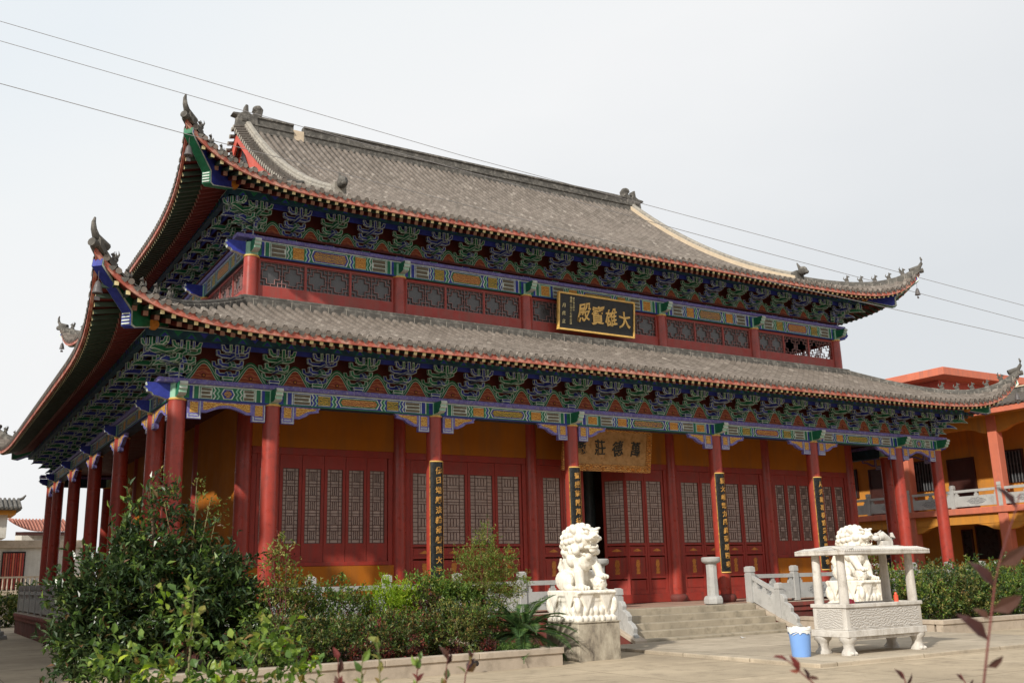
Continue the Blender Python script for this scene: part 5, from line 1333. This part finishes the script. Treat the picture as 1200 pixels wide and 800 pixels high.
# near foreground
shrub('foreground_shrub', 'light green leafy shrub in the left foreground', 'shrub', (-3.45, -16.6, G+.1),
      [(-3.45, -16.55, .30, .32, .3, .34), (-3.12, -16.75, .38, .3, .28, .30), (-3.72, -16.38, .32, .22, .22, .26), (-3.5, -16.55, .72, .13, .13, .20), (-3.08, -16.8, .66, .12, .12, .14), (-2.95, -16.85, .2, .25, .25, .28), (-3.3, -16.65, -.1, .55, .4, .4), (-3.75, -16.4, .05, .25, .25, .3), (-3.78, -16.35, .52, .12, .12, .12)],
      1750, .058, ['light', 'mid', 'light', 'lime'], 81, (4, 3, 3, .5), 24, 'twig', cheap=False, asp=.66, per=8, dens=2.4, big=1.)
def sprig(name, label, cat, stem, leaves, rad, mats, twig, seed, lw=.5, extra=0):
    t = thing(name, label, cat, (stem[0][0], stem[0][1], G+.1)); r = random.Random(seed); lv = Leaves()
    mb = MB(); b = Vector((stem[0][0]+.02, stem[0][1]+.01, G+.1)); P = [b, b.lerp(Vector(stem[0]), .5)+Vector((.012, 0, 0))]+[Vector(p) for p in stem]
    mb.tube(P, [rad*1.5, rad*1.3]+[rad*(1-.6*i/len(stem)) for i in range(len(stem))], twig, 8); mb.build('stem', t, True)
    for a, b_ in leaves:
        a, b_ = Vector(a), Vector(b_); d = b_-a; lv.add(a, d, Vector((r.uniform(-.5, .5), -1, r.uniform(-.2, .6))), d.length*1.05, d.length*lw, r.randrange(len(mats)), .15)
    S = [Vector(p) for p in stem]
    for i in range(extra):
        q = r.uniform(0, len(S)-1.01); p = S[int(q)].lerp(S[int(q)+1], q-int(q)); d = rv(r)*.8+Vector((0, 0, .8)); l_ = r.uniform(.022, .042)
        lv.add(p, d, rv(r)+Vector((0, -.8, 0)), l_, l_*lw, r.randrange(len(mats)), .2)
    if lv.f: lv.build('foliage', mats, t)
sprig('maroon_shoot', 'tall maroon leafy shoot close to the camera at the right edge', 'plant',
      [(-3.226, -21.015, .676), (-3.227, -21.026, .719), (-3.228, -21.045, .787), (-3.228, -21.069, .873), (-3.227, -21.077, .898), (-3.220, -21.094, .945), (-3.21, -21.114, .996), (-3.207, -21.123, 1.022)],
      [((-3.228, -21.045, .787), (-3.269, -21.032, .831)), ((-3.228, -21.069, .873), (-3.261, -21.06, .914)), ((-3.229, -21.057, .834), (-3.184, -21.09, .855)), ((-3.225, -21.08, .907), (-3.185, -21.112, .935)), ((-3.209, -21.115, .996), (-3.236, -21.109, 1.035)), ((-3.226, -21.034, .744), (-3.202, -21.053, .758)), ((-3.229, -21.054, .821), (-3.251, -21.045, .839))], .0022, ['maroon'], 'twig_red', 1, .45)
sprig('maroon_shoot', 'small maroon shoot with folded buds in front of the paved slab', 'plant', [(-3.221, -20.679, .669), (-3.248, -20.67, .698), (-3.268, -20.663, .716), (-3.287, -20.657, .735), (-3.312, -20.645, .748)],
      [((-3.291, -20.655, .739), (-3.313, -20.644, .748)), ((-3.268, -20.664, .718), (-3.285, -20.661, .746)), ((-3.254, -20.668, .704), (-3.235, -20.68, .703)), ((-3.268, -20.663, .716), (-3.284, -20.654, .718)), ((-3.25, -20.669, .70), (-3.262, -20.672, .722))], .002, ['red', 'maroon'], 'twig_red', 2, .42)
sprig('maroon_shoot', 'tiny maroon shoot tip below the incense burner', 'plant', [(-2.82, -20.552, .631), (-2.825, -20.556, .659), (-2.835, -20.556, .68)], [((-2.825, -20.556, .66), (-2.845, -20.552, .685)), ((-2.824, -20.556, .65), (-2.805, -20.565, .672))], .0018, ['maroon'], 'twig_red', 3, .4)
sprig('maroon_shoot', 'tiny maroon shoot tip right of the incense burner', 'plant', [(-2.602, -20.56, .614), (-2.618, -20.558, .644), (-2.628, -20.557, .661)], [((-2.618, -20.558, .644), (-2.632, -20.552, .66)), ((-2.61, -20.559, .63), (-2.594, -20.568, .645))], .0018, ['maroon'], 'twig_red', 4, .4)
tw = dict(a=([(-3.713, -19.398, .612), (-3.72, -19.403, .646), (-3.726, -19.407, .671), (-3.728, -19.415, .705)], 'leftmost thin reddish twig in front of the left bed wall', ['red', 'maroon']),
 b=([(-3.663, -19.428, .611), (-3.668, -19.435, .644), (-3.67, -19.443, .678), (-3.671, -19.45, .707)], 'short twig with broad green leaves in front of the left bed wall', ['mid', 'light']),
 c=([(-3.62, -19.454, .609), (-3.627, -19.465, .664), (-3.635, -19.476, .719), (-3.643, -19.478, .744)], 'tallest yellow green twig in front of the left bed wall', ['light', 'olive']),
 d=([(-3.533, -19.506, .607), (-3.538, -19.516, .649), (-3.538, -19.522, .674), (-3.534, -19.53, .695)], 'twig with curled red leaves in front of the middle of the bed wall', ['red', 'mid']),
 e=([(-3.465, -19.548, .605), (-3.468, -19.557, .643), (-3.47, -19.563, .672), (-3.468, -19.574, .705)], 'upright brown twig with few dark leaves left of the rightmost twig', ['maroon', 'bronze']),
 f=([(-3.422, -19.573, .604), (-3.423, -19.585, .646), (-3.417, -19.598, .679), (-3.408, -19.613, .712)], 'rightmost leaning brown twig in front of the bed wall', ['maroon', 'bronze']),
 i=([(-3.762, -19.366, .605), (-3.773, -19.371, .647), (-3.764, -19.381, .664)], 'green leafy twig at the foot of the left foreground shrub', ['mid', 'light']))
for i, (k, (p, lab, mats)) in enumerate(tw.items()): sprig('twig', lab, 'twig', p, [], .0022, mats, 'twig_red' if k in 'adef' else 'twig', 20+i, .5, 9 if k not in 'ef' else 6)

# ------------------------------------------------------------------ the orange wing on the right
xw = 34.
wing = thing('orange_wing', 'orange two-storey gallery wing with salmon columns and stone railings', 'building', (36, 6, G))
ya, yb = -9., 26.
mb = MB(); mb.box(36.2, 41.5, ya, yb, G, 6.9, 'ochre_wing'); mb.build('wall', wing)
mb = MB(); mb.box(33.72, 36.2, ya, yb, 2.96, 3.22, 'salmon'); mb.build('floor_edge', wing, bevel=.02)
mb = MB(); mb.box(33.86, 34.16, ya, yb, 2.55, 2.955, 'ochre_wing'); mb.box(33.86, 34.16, ya, yb, 6.55, 7.0, 'ochre_wing'); mb.build('gallery_beam', wing)
cys = [2.5+4.45*k for k in range(-2, 6)]
for y in cys:
    mb = MB(); mb.box(xw-.21, xw+.21, y-.21, y+.21, G, 7.0, 'salmon'); mb.build('column', wing, bevel=.03)
    for z in (2.55, 6.55):
        for s in (-1, 1):
            mb = MB(); mb.prism([(s*.212, z), (s*1.3, z), (s*.85, z-.09), (s*.55, z-.24), (s*.212, z-.30)], lambda u, v, t: (t, y+u, v), xw-.12, xw+.12, 'ochre_wing'); mb.build('scallop', wing)
WP = panel_mesh(4.45/2)
for i, y in enumerate(cys[:-1]):
    for h in (0, 1):
        p_ = place('railing', WP, wing, (33.86, y+4.45/2*(h+1), 3.23), -pi/2)
        q_ = bpy.data.objects.new('post', PM); C.objects.link(q_); q_.parent = p_; q_.location = (0, 0, 0)
def opening(y0, y1, z0, z1, mat, bars=0, nm='window'):
    mb = MB(); mb.box(36.14, 36.199, y0, y1, z0, z1, mat); o = mb.build(nm, wing)
    f = MB()
    for (a, b, c, d) in ((y0-.06, y0, z0, z1), (y1, y1+.06, z0, z1), (y0-.06, y1+.06, z1, z1+.07)): f.box(36.1, 36.198, a, b, c, d, 'brown_door')
    f.build('frame', o)
    if bars:
        b = MB()
        for i in range(bars): y = y0+(y1-y0)*(i+.5)/bars; b.box(36.08, 36.11, y-.018, y+.018, z0, z1, 'stone_dark')
        b.build('window_bars', o)
for k in range(-1, 5):
    y = 4.45*k
    opening(5.1+y, 6.35+y, 3.25, 5.55, 'brown_door', 0, 'door'); opening(2.75+y, 3.95+y, 4.3, 5.65, 'glass_and_shade', 8)
    opening(4.35+y, 5.35+y, 1.1, 2.5, 'glass_and_shade'); opening(5.65+y, 6.05+y, G+.1, 2.35, 'glass_and_shade')
mb = MB(); mb.box(32.9, 33.05, ya-.6, yb, 6.93, 7.16, 'salmon'); mb.box(33.051, 36.2, ya-.6, yb, 6.98, 7.06, 'ochre_wing'); mb.build('eave_fascia', wing)
mb = MB(); n = int((yb-ya)/.24)
for i in range(n):
    y = ya+(yb-ya)*(i+.5)/n; mb.tube([(32.85, y, 7.21), (35.2, y, 7.72), (37.6, y, 8.35)], .075, 'tile', 6)
mb.face([(32.85, ya-.6, 7.17), (32.85, yb, 7.17), (35.2, yb, 7.68), (35.2, ya-.6, 7.68)], 'tile_ridge'); mb.face([(35.2, ya-.6, 7.68), (35.2, yb, 7.68), (37.6, yb, 8.31), (37.6, ya-.6, 8.31)], 'tile_ridge')
mb.face([(37.6, yb, 8.31), (37.6, ya-.6, 8.31), (42.5, ya-.6, 7.1), (42.5, yb, 7.1)], 'tile_ridge'); mb.box(37.5, 37.75, ya-.6, yb, 8.28, 8.62, 'tile_ridge'); mb.box(37.45, 37.8, ya-.6, yb, 8.622, 8.68, 'mortar')
mb.build('roof', wing)
tw_ = thing('stair_tower', 'salmon flat-roofed tower rising behind the orange wing', 'building', (48, 20, G))
mb = MB(); mb.box(43.2, 60, 11.2, 34, G, 10.9, 'gable_red'); mb.build('wall', tw_)
mb = MB(); mb.box(42, 61, 10, 35, 10.86, 11.28, 'salmon'); mb.build('roof_slab', tw_, bevel=.02)

# ------------------------------------------------------------------ far left: houses, hedge, small stupa
fh = thing('white_house', 'pale rendered house with balcony and red curtained door far behind the hall', 'house', (1, 50, G))
mb = MB(); mb.box(-14, 5, 48, 58, G, 3.36, 'white_wall'); mb.build('wall', fh)
mb = MB(); mb.box(-14.2, 5.2, 47.8, 58.2, 3.362, 3.85, 'curb'); mb.build('parapet', fh, bevel=.03)
mb = MB(); mb.box(.30, 1.62, 47.9, 47.99, .84, 3.15, 'glass_and_shade'); d_ = mb.build('door', fh)
mb = MB()
for i in range(9): mb.box(.36+.135*i, .36+.135*i+.10, 47.84+.02*(i % 2), 47.88+.02*(i % 2), .86, 3.05, ('red', 'salmon', 'red_sill')[i % 3])
mb.build('curtain', d_)
mb = MB(); mb.box(-14, 5, 46.3, 48, .52, .70, 'curb'); mb.build('balcony_floor', fh)
mb = MB(); mb.box(-14, 5, 46.28, 46.4, 1.52, 1.62, 'curb'); mb.box(-14, 5, 46.28, 46.4, .702, .78, 'curb')
for i in range(76): mb.lathe((-13.9+.25*i, 46.34, .78), [(.035, 0), (.06, .18), (.035, .4), (.05, .74)], 'curb', 6)
mb.build('balustrade', fh)
th_ = thing('tiled_house', 'house with curved red tile roof behind the pale house', 'house', (6, 63, G))
mb = MB(); mb.box(2.4, 5.6, 60.5, 66, G, 5.0, 'white_wall'); mb.build('wall', th_)
mb = MB(); n = 20; k1 = mb.mi('far_tile')
for i in range(n+1):
    t_ = i/n; x = 1.5+4.2*t_; up_ = .75*max(0, 1-t_*2)**2
    for y, z in ((59.6, 4.98+up_), (62, 5.6+up_*.6), (64, 6.1)): mb.v.append((x+ (65-y)*-.02, y, z))
for i in range(n):
    for j in range(2): q = i*3+j; mb.f.append([q, q+3, q+4, q+1]); mb.m.append(k1)
for i in range(17): x = 1.7+.24*i; up_ = .75*max(0, 1-(x-1.5)/4.2*2)**2; mb.tube([(x, 59.6, 5.02+up_), (x, 62, 5.65+up_*.6), (x, 64, 6.14)], .07, 'far_tile', 5)
mb.box(1.9, 5.6, 59.7, 59.9, 4.70, 4.95, 'brown_door'); mb.build('roof', th_)
eh = thing('tower_house', 'tall pale house with grey tiled eave at the left edge', 'house', (-4, 50, G))
mb = MB(); mb.box(-12, .15, 44.5, 47.5, 3.852, 5.2, 'white_wall'); mb.box(-12, .55, 44.1, 47.6, 5.2, 5.45, 'ochre_wing'); mb.build('wall', eh)
mb = MB()
for i in range(52): x = -12+.25*i; mb.tube([(x, 43.7, 5.55), (x, 45.8, 6.25)], .09, 'tile_ridge', 6)
mb.box(-12.2, .8, 43.8, 47.6, 5.452, 5.54, 'tile_ridge'); mb.prism([(43.8, 5.545), (47.6, 5.545), (45.8, 6.2)], lambda u, v, t: (t, u, v), -12.2, .7, 'tile_ridge'); mb.tube([(.7, 45.8, 6.15), (1.0, 45.8, 6.3), (1.15, 45.8, 6.5)], [.12, .1, .05], 'tile_ridge', 6)
mb.build('roof', eh)
shrub('far_hedge', 'dark green hedge below the balcony of the pale house', 'hedge', (-2, 30, G), [(-4, 30, .0, 2.2, .9, .9), (-1.2, 29.6, -.1, 1.5, .9, .85), (.6, 30.4, .2, 1.2, .9, .9)], 3600, .16, ['mid', 'dark', 'olive'], 91, None, 0)
su = thing('stone_stupa', 'small white stepped stone stupa on the shaded path beside the hall', 'statue', (-2.05, 17.6, G))
for nm, pr in (('step', [(.58, 0), (.56, .12)]), ('step', [(.46, .12), (.45, .26)]), ('tier', [(.36, .26), (.30, .42), (.34, .46)]), ('dome', [(.27, .46), (.29, .62), (.22, .80), (.24, .84)]), ('finial', [(.16, .84), (.15, 1.0), (.10, 1.12), (.03, 1.18)])):
    mb = MB(); mb.lathe((-2.05, 17.6, G), pr, 'stone', 8 if nm in ('step', 'tier') else 16); mb.build(nm, su, nm not in ('step', 'tier'), bevel=.01)

# ------------------------------------------------------------------ overhead wires
for lab, pts in (('topmost thin overhead wire crossing the sky above the ridge', [(-9.681, 5.51, 16.356), (-4.1, 3.685, 14.992), (7.204, -.036, 12.208), (24.723, -4.973, 8.81), (36.77, -9.191, 6.179)]),
                 ('middle thin overhead wire passing the left roof horn tip', [(-9.429, 4.462, 15.244), (-4.079, 2.756, 13.961), (1.012, .134, 12.21), (13.482, -3.189, 9.765), (24.771, -4.87, 8.337), (36.827, -9.069, 5.619)]),
                 ('lowest thin overhead wire crossing in front of the upper eave', [(-8.528, .041, 11.85), (-4.125, -1.723, 10.688), (-.874, -2.881, 9.88), (12.261, -5.526, 7.865), (21.006, -6.992, 6.921), (31.79, -10.636, 4.999)])):
    mb = MB(); mb.tube(pts, .0075, 'wire', 6); tag(mb.build('overhead_wire', None, True), lab, 'wire', 'overhead wires')

# ------------------------------------------------------------------ unseen buildings added off frame to block low sky and shade the left path
gh = thing('low_sky_blocker', 'unseen long low building added behind the camera to block the low sky', 'building', (8, -46, G))
mb = MB(); mb.box(-40, 60, -52, -46, G, 6.5, 'ochre'); mb.build('wall', gh)
mb = MB(); mb.prism([(-53.5, 6.3), (-44.5, 6.3), (-49, 10.5)], lambda u, v, t: (t, u, v), -42, 62, 'tile_ridge'); mb.build('roof', gh)
sh_ = thing('west_shade_block', 'unseen two-storey block added outside the picture to shade the left flank of the hall', 'building', (-10, 14, G))
mb = MB(); mb.box(-13, -7.6, -4.4, 34, G, 8.0, 'white_wall'); mb.build('wall', sh_)
mb = MB(); mb.prism([(-14.2, 7.7), (-7.0, 8.35), (-7.4, 9.75), (-10.5, 9.9)], lambda u, v, t: (u, t, v), -5.0, 34.6, 'tile_ridge'); mb.build('roof', sh_)
mb = MB(); mb.box(-7.595, -7.5, -4.4, 34, 2.9, 3.2, 'salmon')
for k in range(9): mb.box(-7.594, -7.55, -2.5+4.2*k, -1.2+4.2*k, G+.1, 2.0, 'brown_door'); mb.box(-7.594, -7.55, -2.5+4.2*k, -1.2+4.2*k, 4.2, 5.8, 'glass_and_shade')
mb.build('facade', sh_)

# ------------------------------------------------------------------ light, sky, camera
w = bpy.data.worlds.new('World'); sc.world = w; w.use_nodes = True
nt = w.node_tree; bg = nt.nodes['Background']
SUN = Vector((-1.4, -.75, 1.)).normalized()
sky = nt.nodes.new('ShaderNodeTexSky'); sky.sky_type = 'NISHITA'; sky.sun_disc = False
sky.sun_elevation = math.asin(SUN.z); sky.sun_rotation = atan2(SUN.x, SUN.y) % (2*pi); sky.dust_density = 6; sky.air_density = 1.5
tc = nt.nodes.new('ShaderNodeTexCoord'); mp = nt.nodes.new('ShaderNodeMapping'); mp.inputs['Scale'].default_value = (1, 1, 2.2)
L(nt, tc.outputs['Generated'], mp.inputs['Vector'])
nz = noise(nt, mp.outputs['Vector'], 1.1, 6, .5)
vd = nt.nodes.new('ShaderNodeVectorMath'); vd.operation = 'DOT_PRODUCT'; L(nt, tc.outputs['Generated'], vd.inputs[0]); vd.inputs[1].default_value = (.75, .1, -.65)
ad = N(nt, 'ShaderNodeMath', operation='ADD'); L(nt, vd.outputs['Value'], ad.inputs[0])
ns = N(nt, 'ShaderNodeMath', operation='MULTIPLY_ADD'); L(nt, nz, ns.inputs[0]); ns.inputs[1].default_value = .55; ns.inputs[2].default_value = -.275 + .3; L(nt, ns.outputs[0], ad.inputs[1])
# thin high cloud: brightest overhead and on the sun side, greyer low in the east
cl = ramp(nt, ad.outputs[0], [(.10, (8.0, 8.45, 8.8)), (.27, (8.55, 8.75, 8.85)), (.42, (8.75, 8.8, 8.85)), (.75, (7.0, 7.25, 7.5))])
mx = mix(nt, .94, sky.outputs[0], cl)
L(nt, mx, bg.inputs['Color']); bg.inputs['Strength'].default_value = .1
sun = bpy.data.lights.new('sun', 'SUN'); sun.energy = 3.9; sun.angle = radians(1.2); sun.color = (1, .94, .84)
so = bpy.data.objects.new('sun', sun); C.objects.link(so); so.rotation_euler = SUN.to_track_quat('Z', 'Y').to_euler(); so.location = (-30, -30, 40)
cam = bpy.data.cameras.new('camera'); co = bpy.data.objects.new('camera', cam); C.objects.link(co)
yaw, pit, rol = radians(31.435), radians(13.43), radians(-1.47)
fw = Vector((sin(yaw)*cos(pit), cos(yaw)*cos(pit), sin(pit))); rt = Vector((cos(yaw), -sin(yaw), 0)); up = rt.cross(fw)
r2 = rt*cos(rol)+up*sin(rol); u2 = up*cos(rol)-rt*sin(rol)
co.matrix_world = Matrix(((r2.x, u2.x, -fw.x, -4.774), (r2.y, u2.y, -fw.y, -22.087), (r2.z, u2.z, -fw.z, .911), (0, 0, 0, 1)))
cam.sensor_width = 36; cam.lens = 1146.84/1200*36; cam.clip_end = 4000; cam.clip_start = .05
cam.dof.use_dof = True; cam.dof.focus_distance = 24; cam.dof.aperture_fstop = 5.6
sc.camera = co
vs = sc.view_settings; vs.view_transform = 'Standard'; vs.look = 'None'; vs.exposure = .12; vs.gamma = 1; vs.use_curve_mapping = False
